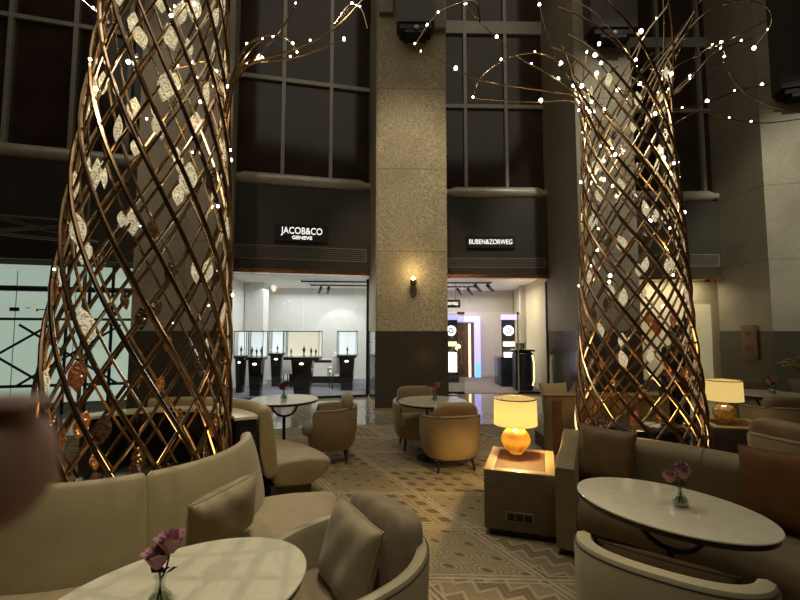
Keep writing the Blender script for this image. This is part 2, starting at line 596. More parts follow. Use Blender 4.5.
    def build(s, name, mats, parent=None, smooth=True, angle=40):
        me = bpy.data.meshes.new(name)
        me.from_pydata(s.v, [], s.f)
        if not isinstance(mats, (list, tuple)):
            mats = [mats]
        for m in mats:
            me.materials.append(m)
        for p, i in zip(me.polygons, s.mi):
            p.material_index = i
        bm = bmesh.new()
        bm.from_mesh(me)
        bmesh.ops.remove_doubles(bm, verts=bm.verts, dist=1e-5)
        bmesh.ops.recalc_face_normals(bm, faces=bm.faces)
        for f in bm.faces:
            f.smooth = smooth
        if smooth:
            lim = R(angle)
            for e in bm.edges:
                if len(e.link_faces) == 2 and e.calc_face_angle(0) > lim:
                    e.smooth = False
        bm.to_mesh(me)
        bm.free()
        o = bpy.data.objects.new(name, me)
        C.objects.link(o)
        if parent:
            o.parent = parent
        return o


def tag(o, label=None, cat=None, group=None, kind=None):
    if label:
        o['label'] = label
    if cat:
        o['category'] = cat
    if group:
        o['group'] = group
    if kind:
        o['kind'] = kind
    return o


def thing(name, label, cat, loc=(0, 0, 0), rz=0.0, group=None, kind=None):
    o = bpy.data.objects.new(name, None)
    C.objects.link(o)
    o.location = loc
    o.rotation_euler = (0, 0, rz)
    o.empty_display_size = .1
    return tag(o, label, cat, group, kind)


def struct(o, label=None, cat='wall'):
    return tag(o, label, cat, None, 'structure')


def dup(root, loc=None, rz=None, label=None, group=None):
    r = root.copy()
    C.objects.link(r)
    if loc is not None:
        r.location = loc
    if rz is not None:
        r.rotation_euler = (0, 0, rz)
    if label:
        r['label'] = label
    if group:
        r['group'] = group
    for ch in list(root.children):
        c = ch.copy()
        C.objects.link(c)
        c.parent = r
        for g in list(ch.children):
            d = g.copy()
            C.objects.link(d)
            d.parent = c
    return r


def smooth_path(pts, n=6):            # Catmull-Rom
    pts = [Vector(p) for p in pts]
    P = [pts[0] * 2 - pts[1]] + pts + [pts[-1] * 2 - pts[-2]]
    out = []
    for i in range(1, len(P) - 2):
        for k in range(n):
            t = k / n
            a, b, c, d = P[i - 1], P[i], P[i + 1], P[i + 2]
            out.append(.5 * ((2 * b) + (c - a) * t + (2 * a - 5 * b + 4 * c - d) * t * t + (3 * b - a - 3 * c + d) * t ** 3))
    out.append(pts[-1])
    return out


def skin_mesh(name, joints, edges, m, parent=None, sub=2):
    """joints: {key:(x,y,z,r)}; a Skin + Subdivision surface baked to a mesh"""
    keys = list(joints)
    me = bpy.data.meshes.new(name + '_tmp')
    me.from_pydata([joints[k][:3] for k in keys], [(keys.index(a), keys.index(b)) for a, b in edges], [])
    o = bpy.data.objects.new(name + '_tmp', me)
    C.objects.link(o)
    sk = o.modifiers.new('skin', 'SKIN')
    sk.use_smooth_shade = True
    for i, k in enumerate(keys):
        r = joints[k][3]
        me.skin_vertices[0].data[i].radius = (r, r)
        me.skin_vertices[0].data[i].use_root = (i == 0)
    sb = o.modifiers.new('sub', 'SUBSURF')
    sb.levels = sb.render_levels = sub
    dg = bpy.context.evaluated_depsgraph_get()
    nm = bpy.data.meshes.new_from_object(o.evaluated_get(dg))
    bpy.data.objects.remove(o)
    bpy.data.meshes.remove(me)
    nm.name = name
    nm.materials.clear()
    nm.materials.append(m)
    for p in nm.polygons:
        p.use_smooth = True
    r = bpy.data.objects.new(name, nm)
    C.objects.link(r)
    if parent:
        r.parent = parent
    return r


def text_mesh(name, body, size, m, parent, loc, rot=(PI / 2, 0, 0), bold=0.0, width=None):
    cu = bpy.data.curves.new(name + '_tmp', 'FONT')
    cu.body = body
    cu.size = size
    cu.align_x = 'CENTER'
    cu.align_y = 'CENTER'
    cu.extrude = .012
    cu.offset = bold
    o = bpy.data.objects.new(name + '_tmp', cu)
    C.objects.link(o)
    dg = bpy.context.evaluated_depsgraph_get()
    nm = bpy.data.meshes.new_from_object(o.evaluated_get(dg))
    bpy.data.objects.remove(o)
    nm.name = name
    nm.materials.clear()
    nm.materials.append(m)
    xs = [v.co.x for v in nm.vertices]
    if width:
        k = width / (max(xs) - min(xs))
        for v in nm.vertices:
            v.co.x *= k
    r = bpy.data.objects.new(name, nm)
    C.objects.link(r)
    r.parent = parent
    r.location = loc
    r.rotation_euler = rot
    return r


# ================================================================== SETTING
fl = MB().box((0, 4.4, -.05), (21, 16.8, .1)).build('floor', M['marblefloor'], smooth=False)
struct(fl, 'polished stone floor of the lobby', 'floor')
cp = MB().prism([(-9.5, -3.5), (9.0, -3.5), (9.0, 7.9), (2.2, 7.5), (-.6, 7.45), (-3.2, 6.9), (-9.5, 6.2)], 0.0, .012).build('patterned_carpet', M['carpet'], smooth=False)
tag(cp, 'beige and brown carpet with geometric pattern covering the lounge floor', 'carpet')
TOP = 13.0


def pillar(name, poly, label, stone='stone'):
    o = MB().prism(poly, 0, TOP).build(name, M[stone], smooth=False)
    struct(o, label, 'pillar')
    cx = sum(p[0] for p in poly) / len(poly)
    cy = sum(p[1] for p in poly) / len(poly)
    big = []
    for x, y in poly:
        d = Vector((x - cx, y - cy, 0))
        d = d + d.normalized() * .012
        big.append((cx + d.x, cy + d.y))
    MB().prism(big, 0.04, EYE).build('dado_cladding', M['granite'], o, smooth=False)
    bb = []
    for x, y in poly:
        d = Vector((x - cx, y - cy, 0))
        d = d + d.normalized() * .03
        bb.append((cx + d.x, cy + d.y))
    MB().prism(bb, 0, .05).build('skirting', M['boxtrim'], o, smooth=False)
    return o


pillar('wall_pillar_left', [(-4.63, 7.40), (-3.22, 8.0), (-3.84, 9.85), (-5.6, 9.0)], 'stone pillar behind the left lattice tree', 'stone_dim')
pillar('wall_pillar_center', [(-.50, 8.80), (.98, 8.84), (1.2, 11.05), (-.76, 10.55)], 'speckled stone pillar with dark granite base in the middle')
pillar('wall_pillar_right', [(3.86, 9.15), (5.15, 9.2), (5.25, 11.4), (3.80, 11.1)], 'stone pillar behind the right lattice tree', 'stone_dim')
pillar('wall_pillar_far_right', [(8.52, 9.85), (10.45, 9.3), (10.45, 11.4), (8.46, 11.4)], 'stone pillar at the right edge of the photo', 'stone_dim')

SILL0, SILL1 = 5.03, 5.33


def bay(side, p0, p1, n_v, hz, label, fascia_z=(3.02, SILL0), top=TOP, dark=False):
    p0, p1 = Vector((*p0, 0)), Vector((*p1, 0))
    d = p1 - p0
    W = d.length
    rz = math.atan2(d.y, d.x)

    def fr(name, lab, cat):
        o = bpy.data.objects.new(name, None)
        C.objects.link(o)
        o.location = p0
        o.rotation_euler = (0, 0, rz)
        return struct(o, lab, cat)
    wl = fr('wall_' + side, label + ' dark fascia wall', 'wall')
    MB().box((W / 2, .15, (fascia_z[0] + fascia_z[1]) / 2), (W, .3, fascia_z[1] - fascia_z[0])).build('fascia', M['fascia'], wl, smooth=False)
    wi = fr('window_' + side, label + ' tall dark window above the fascia', 'window')
    MB().box((W / 2, .22, (SILL1 + top) / 2), (W, .04, top - SILL1)).build('pane', M['darkpane'], wi, smooth=False)
    mb = MB()
    for s_ in n_v:
        mb.box((s_ * W, .16, (SILL1 + top) / 2), (.085, .1, top - SILL1))
    for z, t in hz:
        mb.box((W / 2, .165, z), (W, .09, t))
    mb.build('window_frame', M['frame'], wi, smooth=False)
    e = .16
    mb = MB()
    zc = (SILL0 + SILL1) / 2
    mb.tube([(.0, .06, zc), (e * .6, .06, zc), (e * 1.6, .06, zc), (W - e * 1.6, .06, zc), (W - e * .6, .06, zc), (W, .06, zc)], [.09, .09, .148, .148, .09, .09], 14)
    mb.build('sill', M['sill'], wi)
    return p0, rz, W, wl


bA = bay('far_left', (-10.4, 7.52), (-5.3, 8.95), [.49, .705, .9], [(8.05, .09)], 'far left')
bB = bay('center_left', (-3.88, 9.70), (-.74, 10.42), [.345, .70], [(7.72, .10), (11.0, .1)], 'left shop')
bD = bay('center_right', (1.18, 10.86), (3.82, 10.92), [.21, .62], [(7.55, .10), (9.75, .35)], 'right shop')
bG = bay('far_right', (5.2, 11.2), (8.48, 11.2), [.25, .58, .92], [(7.6, .10), (9.55, .28)], 'far right')


def on_bay(b, name, s, y, z, lab=None, cat=None):     # a thing's Empty on a bay's frame
    p0, rz, W, wl = b
    p = p0 + Vector((math.cos(rz) * s - math.sin(rz) * y, math.sin(rz) * s + math.cos(rz) * y, z))
    return thing(name, lab, cat, p, rz)


def vent_part(b, x0, x1, z0, z1):
    wl = b[3]
    mb = MB()
    t = .02
    mb.box(((x0 + x1) / 2, -.004, z0), (x1 - x0, .012, t)).box(((x0 + x1) / 2, -.004, z1), (x1 - x0, .012, t))
    mb.box((x0, -.004, (z0 + z1) / 2), (t, .012, z1 - z0)).box((x1, -.004, (z0 + z1) / 2), (t, .012, z1 - z0))
    for k in range(5):
        z = z0 + (z1 - z0) * (k + 1) / 6
        mb.box(((x0 + x1) / 2, .0, z), (x1 - x0, .006, .008))
    mb.build('vent_grille', M['fascia_line'], wl, smooth=False)


vent_part(bB, .12, bB[2] - .1, 3.28, 3.58)
vent_part(bD, .05, bD[2] - .1, 3.22, 3.45)
vent_part(bG, .1, bG[2] - .1, 3.3, 3.6)
for b in (bB, bD, bG):
    MB().box((b[2] / 2, .05, 2.985), (b[2], .22, .09)).build('copper_strip', M['copper'], b[3], smooth=False)

# signs on the fascia
sg = on_bay(bB, 'shop_sign', 1.60, -.03, 3.90, 'black sign with white lettering above the left shop window', 'sign')
MB().box((0, 0, 0), (1.22, .06, .40)).build('sign_board', M['black'], sg, smooth=False)
text_mesh('lettering', 'JACOB&CO', .225, M['signwhite'], sg, (0, -.035, .045), bold=.0, width=.95)
text_mesh('small_lettering', 'GENEVE', .11, M['signwhite'], sg, (0, -.035, -.115), bold=.002, width=.46)
sg2 = on_bay(bD, 'shop_sign', 1.13, -.03, 3.86, 'black sign with white lettering above the right shop window', 'sign')
MB().box((0, 0, 0), (1.24, .06, .31)).build('sign_board', M['black'], sg2, smooth=False)
text_mesh('lettering', 'BUBEN&ZORWEG', .175, M['signwhite'], sg2, (0, -.035, 0), bold=-.001, width=1.10)

# brackets high on the pillars
def bracket(loc, rz, label, w=.78, zb=7.3):
    t = thing('pillar_bracket', label, 'bracket', loc, rz)
    MB().box((0, -.2, 1.9), (w, .4, 3.4)).build('bracket_body', M['fascia'], t, smooth=False)
    MB().prism([(-w * .42, -.36), (w * .42, -.36), (w * .42, 0), (-w * .42, 0)], .08, .2).box((0, -.18, .04), (w * .55, .34, .08)).build('stepped_foot', M['black'], t, smooth=False)
    e = MB().lathe([(.045, 0), (.05, .015), (.02, .03)], 16).build('eyelet', M['frame'], t)
    e.location = (.02, -.37, .09)
    e.rotation_euler = (PI / 2, 0, 0)


bracket((.32, 8.80, 7.75), 0, 'dark metal bracket box high on the middle pillar')
bracket((4.6, 9.16, 7.9), 0, 'dark metal bracket box high on the pillar behind the right tree', 1.0)
bracket((9.25, 9.64, 6.9), -R(16), 'dark metal bracket box high on the pillar at the right edge', 1.0)
for x, w in ((-.30, .30), (.86, .26)):
    o = MB().box((x, 8.76, 8.4 + (TOP - 8.4) / 2 - .35 * (x > 0)), (w, .10, TOP - 8.4)).build('trim_pillar', M['stone_dim'], smooth=False)
    struct(o, 'raised stone strip at the top of the middle pillar', 'trim')

# wall sconce
t = thing('wall_sconce', 'small brass wall sconce glowing on the middle pillar', 'wall lamp', (.27, 8.80, 2.62))
MB().lathe([(.05, 0), (.05, .02), (.03, .03)], 20).build('wall_plate', M['brass'], t).rotation_euler = (PI / 2, 0, 0)
MB().lathe([(.01, -.09), (.055, -.075), (.075, -.03), (.07, .0), (.05, .03)], 20, (0, -.1, 0)).build('cup', M['brass'], t)
MB().sell((0, -.1, .04), (.05, .05, .05), 1, 1).build('bulb', emis('sconce bulb', (1, .72, .30), 7), t)

# plain walls outside the picture and the ceiling far above
for nm, c, s, lab in (('wall_left', (-10.45, 2, TOP / 2), (.1, 11.6, TOP), 'dark side wall left of the lounge'),
                      ('wall_right', (10.5, 2.8, TOP / 2), (.1, 13, TOP), 'dark side wall right of the lounge'),
                      ('wall_back', (0, -3.95, TOP / 2), (21, .1, TOP), 'dark wall behind the photographer')):
    struct(MB().box(c, s).build(nm, M['fascia'], smooth=False), lab, 'wall')
struct(MB().box((0, 5.5, TOP + .05), (21, 19.5, .1)).build('ceiling', M['fascia'], smooth=False), 'dark ceiling high above', 'ceiling')

# ------------------------------------------------------------------ lit panel and scaffold far left
p0, rz, W, _ = bA
t = thing('backlit_panel', 'pale green backlit wall panel behind scaffold bars at far left', 'panel', p0, rz)
MB().box((W / 2 + .12, .25, 1.55), (W - .3, .06, 2.75)).build('panel_sheet', M['mint'], t, smooth=False)
mb = MB()
for x in (2.05, 2.94, 3.95):
    mb.box((x, .215, 1.5), (.012, .006, 2.6))
mb.build('seam', M['mintline'], t, smooth=False)
mb = MB()
mb.box((2.93, .2, 2.03), (.16, .01, .075)).box((3.15, .2, 2.06), (.08, .01, .015)).box((3.42, .2, 2.03), (.26, .01, .02)).box((3.54, .2, 2.06), (.02, .01, .05)).box((3.31, .2, 2.01), (.03, .01, .03))
mb.build('printed_mark', M['black'], t, smooth=False)
t = thing('scaffold', 'black scaffold of posts, rails and crossed braces before the green panel', 'scaffold', p0, rz)
Wp = W
for z, r in ((2.42, .055), (1.83, .026), (.55, .03)):
    MB().tube([(.1, -.12, z), (Wp, -.12, z)], r, 8).build('rail', M['black'], t)
for x in (.3, 2.0, 3.98, 4.35, 4.75):
    MB().tube([(x, -.2, 0), (x, -.2, 2.9)], .03, 8).build('post', M['black'], t)
for x in (2.0, 3.2):
    for s in (0, 1):
        MB().tube([(x + (.0 if s else 1.7), -.16, .55), (x + (1.7 if s else 0), -.16, 1.72)], .024, 8).build('brace', M['black'], t)
t = thing('steel_truss', 'grey steel truss tubes below the far left window', 'truss', p0, rz)
for (a, b) in (((1.2, -.5, 4.1), (4.5, -.3, 3.35)), ((1.2, -.6, 3.75), (4.4, -.4, 3.72)), ((1.2, -.4, 3.25), (4.4, -.4, 3.68)), ((1.0, -.4, 3.55), (4.4, -.5, 3.3))):
    MB().tube([a, b], .03, 8).build('truss_tube', M['truss'], t)
for x in (.6, 4.35):
    MB().tube([(x, -.45, 0), (x, -.45, 4.3)], .035, 8).build('truss_post', M['truss'], t)
MB().tube([(1.2, -.5, 4.1), (.6, -.45, 4.2)], .03, 8).tube([(1.2, -.6, 3.75), (.6, -.45, 3.75)], .03, 8).tube([(1.2, -.4, 3.25), (.6, -.45, 3.25)], .03, 8).tube([(1., -.4, 3.55), (.6, -.45, 3.55)], .03, 8).build('truss_joint', M['truss'], t)

# ------------------------------------------------------------------ shops
H_S = 3.03


def room(side, poly_front, poly_back, wallm, floorm, labels, zf=.012):
    (x0, y0), (x1, y1) = poly_front
    (a0, b0), (a1, b1) = poly_back
    struct(MB().prism([(x0, y0), (x1, y1), (a1, b1), (a0, b0)], 0.0, zf).build('floor_' + side, floorm, smooth=False), labels + ' carpet floor', 'floor')
    struct(MB().prism([(x0, y0), (x1, y1), (a1, b1), (a0, b0)], H_S, H_S + .05).build('ceiling_' + side, M['shopceil'], smooth=False), labels + ' white ceiling', 'ceiling')

    def wall(nm, p, q, m):
        d = Vector((q[0] - p[0], q[1] - p[1]))
        n = Vector((-d.y, d.x)).normalized() * .05
        struct(MB().prism([p, q, (q[0] + n.x, q[1] + n.y), (p[0] + n.x, p[1] + n.y)], 0, H_S).build(nm, m, smooth=False), labels + ' inner wall', 'wall')
    return wall


w = room('left_shop', ((-4.6, 10.0), (-.78, 10.68)), ((-4.6, 14.3), (-.7, 14.5)), M['shopwhite'], M['shopfloor'], 'left shop')
w('wall_left_shop_back', (-4.6, 14.3), (-.7, 14.5), M['shopwhite'])
w('wall_left_shop_left', (-4.6, 9.98), (-4.6, 14.3), M['shopwhite'])
w('wall_left_shop_right', (-.7, 14.5), (-.78, 10.68), M['shopwhite'])
struct(MB().box((-4.3, 12.9, H_S / 2), (.55, .5, H_S)).build('trim_left_shop', M['shopwhite'], smooth=False), 'white boxed pier inside the left shop', 'trim')
struct(MB().box((-2.6, 14.35, .06), (3.7, .06, .12), R(3)).build('baseboard_left_shop', M['white'], smooth=False), 'white skirting at the left shop back wall', 'baseboard')
w = room('right_shop', ((1.2, 11.18), (3.8, 11.22)), ((1.1, 15.2), (4.02, 15.2)), M['shopwhite'], M['shopfloor2'], 'right shop')
M['shopbeige'] = mat('shop beige wall', (.56, .52, .45), .7, var=.03)
w('wall_right_shop_back', (1.1, 15.2), (4.0, 15.2), M['shopbeige'])
w('wall_right_shop_left', (1.2, 11.1), (1.1, 15.2), M['shopbeige'])
w('wall_right_shop_right', (4.02, 15.2), (3.83, 11.18), M['cream'])
struct(MB().box((3.86, 13.55, 1.515), (.16, .16, 3.03)).build('trim_right_shop', M['shopbeige'], smooth=False), 'grey pier inside the right shop', 'trim')
struct(MB().box((2.55, 15.17, .05), (2.8, .05, .1)).build('baseboard_right_shop', M['shopbeige'], smooth=False), 'skirting at the right shop back wall', 'baseboard')

# glass fronts
p0, rz, W, _ = bB
o = bpy.data.objects.new('window_left_shop', None)
C.objects.link(o)
o.location = p0
o.rotation_euler = (0, 0, rz)
struct(o, 'frameless glass front of the left shop', 'window')
for k in range(2):
    MB().box((W * (.25 + .5 * k) + .05, .20, 1.46), (W / 2 - .012, .012, 2.80)).build('pane', M['shopglass'], o, smooth=False)
MB().box((W / 2, .2, .03), (W, .05, .06)).box((W - .02, .2, 1.45), (.05, .06, 2.86)).build('frame', M['black'], o, smooth=False)
p0, rz, W, _ = bD
o = bpy.data.objects.new('window_right_shop', None)
C.objects.link(o)
o.location = p0
o.rotation_euler = (0, 0, rz)
struct(o, 'frameless glass front of the right shop', 'window')
MB().box((W / 2, .20, 2.49), (W, .012, .80)).box((W - .38, .20, 1.07), (.74, .012, 2.02)).build('pane', M['shopglass'], o, smooth=False)
MB().box((W - .02, .2, 1.45), (.05, .06, 2.86)).box((W - .38, .2, .03), (.74, .05, .06)).build('frame', M['black'], o, smooth=False)
for nm, x, a, wd in (('door_1', .04, 0, .43), ('door_2', 1.86, R(62), .85)):
    o = bpy.data.objects.new(nm, None)
    C.objects.link(o)
    q = Vector((math.cos(rz) * x - math.sin(rz) * .20, math.sin(rz) * x + math.cos(rz) * .20, 0))
    o.location = p0 + q
    o.rotation_euler = (0, 0, rz + a)
    if nm == 'door_1':
        struct(o, 'closed glass door leaf of the right shop', 'door')
    else:
        struct(o, 'glass door leaf of the right shop standing open inward', 'door')
    MB().box((wd / 2, 0, 1.05), (wd, .012, 2.0)).build('pane', M['clear'], o, smooth=False)
    xx = wd - .08 if nm == 'door_1' else .08
    MB().rbox((xx, 0, 2.06), (.19, .05, .07), .01).build('top_clamp', M['copper'], o)
    MB().box((wd / 2, 0, .035), (wd, .03, .06)).build('bottom_rail', M['black'], o, smooth=False)
    MB().tube([(wd * .82, -.05, .75), (wd * .82, -.05, 1.35)], .014, 8).build('pull_handle', M['frame'], o)
    if nm == 'door_2':
        MB().box((0, 0, 1.05), (.02, .03, 2.0)).build('edge_strip', M['frame'], o, smooth=False)


def rail_light(label, p, q, spots, z=H_S - .05):
    t = thing('track_light', label, 'track light', (p[0], p[1], z))
    d = Vector((q[0] - p[0], q[1] - p[1], 0))
    MB().tube([(0, 0, .0), d], .022, 4).build('rail', M['black'], t, smooth=False)
    for s, dx in spots:
        c = d * s
        b = MB().tube([c + Vector((0, 0, .0)), c + Vector((0, 0, -.07))], .01, 6)
        b.tube([c + Vector((-dx * .5, 0, -.05)), c + Vector((dx, -.05, -.25))], .045, 10)
        b.build('spot_head', M['black'], t)
    MB().tube([Vector((0, 0, 0)), Vector((0, 0, .05))], .01, 6).tube([d, d + Vector((0, 0, .05))], .01, 6).build('ceiling_mount', M['black'], t)


rail_light('black ceiling track with no spots nearest the left shop glass', (-2.75, 11.9), (-.85, 12.1), [])
rail_light('black ceiling track with two spots in the left shop', (-2.7, 12.9), (-.85, 13.1), [(.16, -.05), (.29, -.03)])
rail_light('black ceiling track nearest the right shop door with two angled spots', (1.3, 12.3), (2.62, 12.3), [(.68, .13), (.95, .13)])
rail_light('black ceiling track deeper in the right shop with two angled spots', (1.3, 13.4), (2.35, 13.4), [(.50, .10), (.82, .12)])


# display pedestals
def pedestal(x, y, w, d, label, rz=0, h=1.6, foot=.55, ncase=None):
    t = thing('display_case', label, 'display case', (x, y, .012), rz, 'jewellery display cases in the left shop')
    hb = .93
    n = 4
    tw = .74 if w > .8 else .98
    a = [(w / 2 * tw, d / 2 * .92), (w / 2 * foot, d / 2 * .55)]
    mb = MB()
    mb.loops([[(-a[1][0], -a[1][1], 0), (a[1][0], -a[1][1], 0), (a[1][0], a[1][1], 0), (-a[1][0], a[1][1], 0)],
              [(-a[1][0], -a[1][1], .1), (a[1][0], -a[1][1], .1), (a[1][0], a[1][1], .1), (-a[1][0], a[1][1], .1)],
              [(-a[0][0] * .8, -a[0][1] * .8, hb - .06), (a[0][0] * .8, -a[0][1] * .8, hb - .06), (a[0][0] * .8, a[0][1] * .8, hb - .06), (-a[0][0] * .8, a[0][1] * .8, hb - .06)]])
    mb.build('pedestal', M['blackgloss'], t, smooth=False)
    MB().box((0, 0, hb - .02), (w, d, .07)).build('tray', M['blackgloss'], t, smooth=False)
    MB().sell((0, -d * .40, hb - .15), (min(.055, w * .13), .02, .028), 1, 1).build('spot_lamp', M['lit'], t)
    MB().box((0, d / 2 - .02, (hb + h) / 2), (w - .03, .015, h - hb - .05)).build('lit_back', M['litsoft'] if ncase != 'warm' else emis('warm vitrine back', (1.0, .93, .76), .95), t, smooth=False)
    g = MB()
    for sx in (-1, 1):
        g.box((sx * (w / 2 - .008), 0, (hb + h) / 2), (.006, d - .02, h - hb - .03))
    g.box((0, -d / 2 + .008, (hb + h) / 2), (w - .02, .006, h - hb - .03))
    g.build('glass_hood', M['shopglass'], t, smooth=False)
    e = MB()
    for sx in (-1, 1):
        for sy in (-1, 1):
            e.box((sx * (w / 2 - .006), sy * (d / 2 - .006), (hb + h) / 2), (.014, .014, h - hb))
    e.box((0, 0, h - .012 - .012), (w, d, .022))
    e.build('hood_frame', M['black'], t, smooth=False)
    return t


cases = [(-4.15, 11.3, .28, .30, 'narrow black display case furthest left in the left shop', .6),
         (-3.56, 10.75, .42, .36, 'black display case second from left, nearest the glass', .6),
         (-3.57, 12.6, .42, .36, 'black display case standing behind, third from left', .6),
         (-2.43, 10.85, .88, .42, 'wide black display case with warm lit back in the middle', .44),
         (-1.43, 11.75, .52, .38, 'black display case at right near the pillar', .6)]
for x, y, w_, d_, lab, ft in cases:
    pedestal(x, y, w_, d_, lab, 0, 1.6, ft, 'warm' if w_ > .8 else None)


def bust(x, y, z, s, lab, grp):
    o = MB().lathe([(.035 * s, 0), (.035 * s, .01 * s), (.012 * s, .03 * s), (.018 * s, .09 * s), (.035 * s, .13 * s), (.03 * s, .16 * s), (.012 * s, .18 * s), (.012 * s, .22 * s), (.0, .23 * s)], 12).build('jewellery_stand', M['truss'])
    o.location = (x, y, z)
    tag(o, lab, 'jewellery stand', grp)


for k, dx in enumerate((-.12, 0, .12)):
    bust(-3.56 + dx, 10.75, .967, 1.1 - .15 * (k == 1), ('small grey jewellery stand left', 'short grey jewellery stand middle', 'small grey jewellery stand right')[k] + ' in the second case from left', 'jewellery stands')
for k, dx in enumerate((-.30, 0.02, .2, .32)):
    bust(-2.43 + dx, 10.85, .967, (.9, 1.2, 1.0, .9)[k], ('leftmost grey jewellery stand', 'tallest grey jewellery stand', 'third grey jewellery stand', 'rightmost grey jewellery stand')[k] + ' in the wide warm lit case', 'jewellery stands')
bust(-1.43, 11.75, .967, 1.0, 'single jewellery stand in the right display case', 'jewellery stands')
bust(-3.57, 12.6, .967, 1.0, 'jewellery stand in the rear display case', 'jewellery stands')
bust(-4.15, 11.3, .967, 1.1, 'jewellery stand in the narrow left display case', 'jewellery stands')

# desk and chairs in the left shop
t = thing('shop_desk', 'long black desk in the back of the left shop', 'desk', (-2.35, 12.7, .012))
MB().box((0, 0, .72), (1.75, .65, .07)).build('desk_top', M['blackgloss'], t, smooth=False)
MB().box((-.78, 0, .34), (.08, .6, .68)).build('side_panel', M['blackgloss'], t, smooth=False)
MB().box((.78, 0, .34), (.08, .6, .68)).build('side_panel', M['blackgloss'], t, smooth=False)
MB().box((0, .2, .15), (1.5, .06, .2)).build('modesty_panel', M['blackgloss'], t, smooth=False)
o = MB().box((0, 0, 0), (.40, .28, .02)).build('paper_tray', M['white'], smooth=False)
o.location = (-2.1, 12.62, .777)
tag(o, 'white tray lying on the black shop desk', 'tray')


def shop_chair(x, y, rz, lab):
    t = thing('side_chair', lab, 'chair', (x, y, .012), rz, 'white chairs at the shop desk')
    MB().rbox((0, 0, .45), (.46, .46, .08), .03).build('seat', M['white'], t)
    MB().rbox((0, -.22, .70), (.46, .06, .46), .03).build('backrest', M['white'], t)
    for sx in (-1, 1):
        for sy in (-1, 1):
            MB().tube([(sx * .2, sy * .2, .42), (sx * .2, sy * .2, 0)], .014, 6).build('leg', M['black'], t)


shop_chair(-3.0, 12.15, 0, 'white chair with black legs at the left of the shop desk')
shop_chair(-1.95, 13.4, PI * .9, 'white chair behind the shop desk')
shop_chair(-1.72, 12.08, R(20), 'white chair with black legs at the right end of the desk')

# right shop contents
t = thing('light_portal', 'violet glowing portal frame at the back of the right shop', 'portal', (1.98, 15.0, .012))
MB().box((.70, 0, 1.05), (.20, .2, 2.1)).build('portal_post', M['violet'], t, smooth=False)
MB().box((-.70, 0, 1.05), (.20, .2, 2.1)).build('portal_post', M['violet'], t, smooth=False)
MB().box((0, 0, 2.0), (1.2, .2, .2)).build('portal_head', M['violet'], t, smooth=False)
MB().box((.70, -.115, .25), (.18, .03, .5)).build('blue_base_light', M['blueglow'], t, smooth=False)
MB().box((.44, .03, .92), (.07, .06, 1.84)).build('warm_strip_light', M['litwarm'], t, smooth=False)
MB().box((.0, .06, .93), (1.2, .04, 1.86)).build('portal_back', M['wooddark'], t, smooth=False)


def winder(x, y, lab, s=1.0):
    t = thing('display_cabinet', lab, 'display cabinet', (x, y, .012))
    MB().box((0, 0, .15), (.42, .32, .30)).box((0, .14, 1.1), (.42, .04, 2.0)).build('cabinet_body', M['navy'], t, smooth=False)
    MB().box((0, 0, .62), (.30, .28, .6)).build('lit_case', M['lit'], t, smooth=False)
    MB().box((0, 0, 2.02), (.44, .30, .16)).build('violet_head', M['violet'], t, smooth=False)
    MB().ring([(.09, -.015), (.16, -.015), (.16, .015), (.09, .015)], 28).build('glowing_ring', M['lit'], t)
    r_ = [c for c in t.children if c.name.startswith('glowing_ring')][0]
    r_.location = (0, .08, 1.60)
    r_.rotation_euler = (PI / 2, 0, 0)
    MB().lathe([(.0, .0), (.055, .0), (.055, .02), (0, .02)], 20).build('dial', M['litsoft'], t)
    r_ = [c for c in t.children if c.name.startswith('dial')][0]
    r_.location = (0, .10, 1.60)
    r_.rotation_euler = (PI / 2, 0, 0)
    MB().box((0, .08, 1.18), (.34, .12, .14)).build('shelf_display', M['litwarm'], t, smooth=False)


winder(1.62, 13.6, 'lit display cabinet with round glowing dial beside the middle pillar')
winder(3.42, 13.5, 'lit display cabinet with round glowing dial near the right shop pier')
t = thing('counter', 'low dark navy counter in the middle of the right shop', 'counter', (3.10, 12.9, .012))
MB().rbox((0, 0, .40), (.40, .9, .80), .012).build('counter_body', M['navy'], t)
MB().box((0, 0, .815), (.43, .93, .03)).build('counter_top', M['blackgloss'], t, smooth=False)
t = thing('reception_podium', 'dark podium with gold lit edge by the right shop glass', 'podium', (3.32, 11.75, .012))
MB().rbox((0, 0, .52), (.50, .46, 1.04), .10, seg=5).build('podium_body', M['navy'], t)
MB().rbox((0, 0, 1.065), (.56, .50, .05), .02).build('podium_top', M['blackgloss'], t)
mb = MB()
mb.tube([(.20, -.22, .14), (.235, -.235, .3), (.235, -.235, .75), (.20, -.22, .95)], .018, 8)
mb.build('edge_light', M['litwarm'], t)
o = MB().box((0, 0, .09), (.22, .03, .16)).box((0, .03, .01), (.12, .1, .02)).build('small_screen', M['black'], smooth=False)
o.location = (3.27, 11.75, 1.103)
tag(o, 'small dark screen standing on the podium', 'screen')
t = thing('hanging_sign', 'small black sign with white lettering inside the right shop', 'sign', (1.25, 12.0, 2.36))
MB().box((0, 0, 0), (.86, .04, .22)).build('sign_board', M['black'], t, smooth=False)
text_mesh('lettering', 'BUBEN&ZORWEG', .12, M['signwhite'], t, (0, -.024, 0), bold=.003, width=.74)
MB().tube([(-.3, 0, .1), (-.3, 0, .6)], .006, 6).tube([(.3, 0, .1), (.3, 0, .6)], .006, 6).build('hanger', M['black'], t)

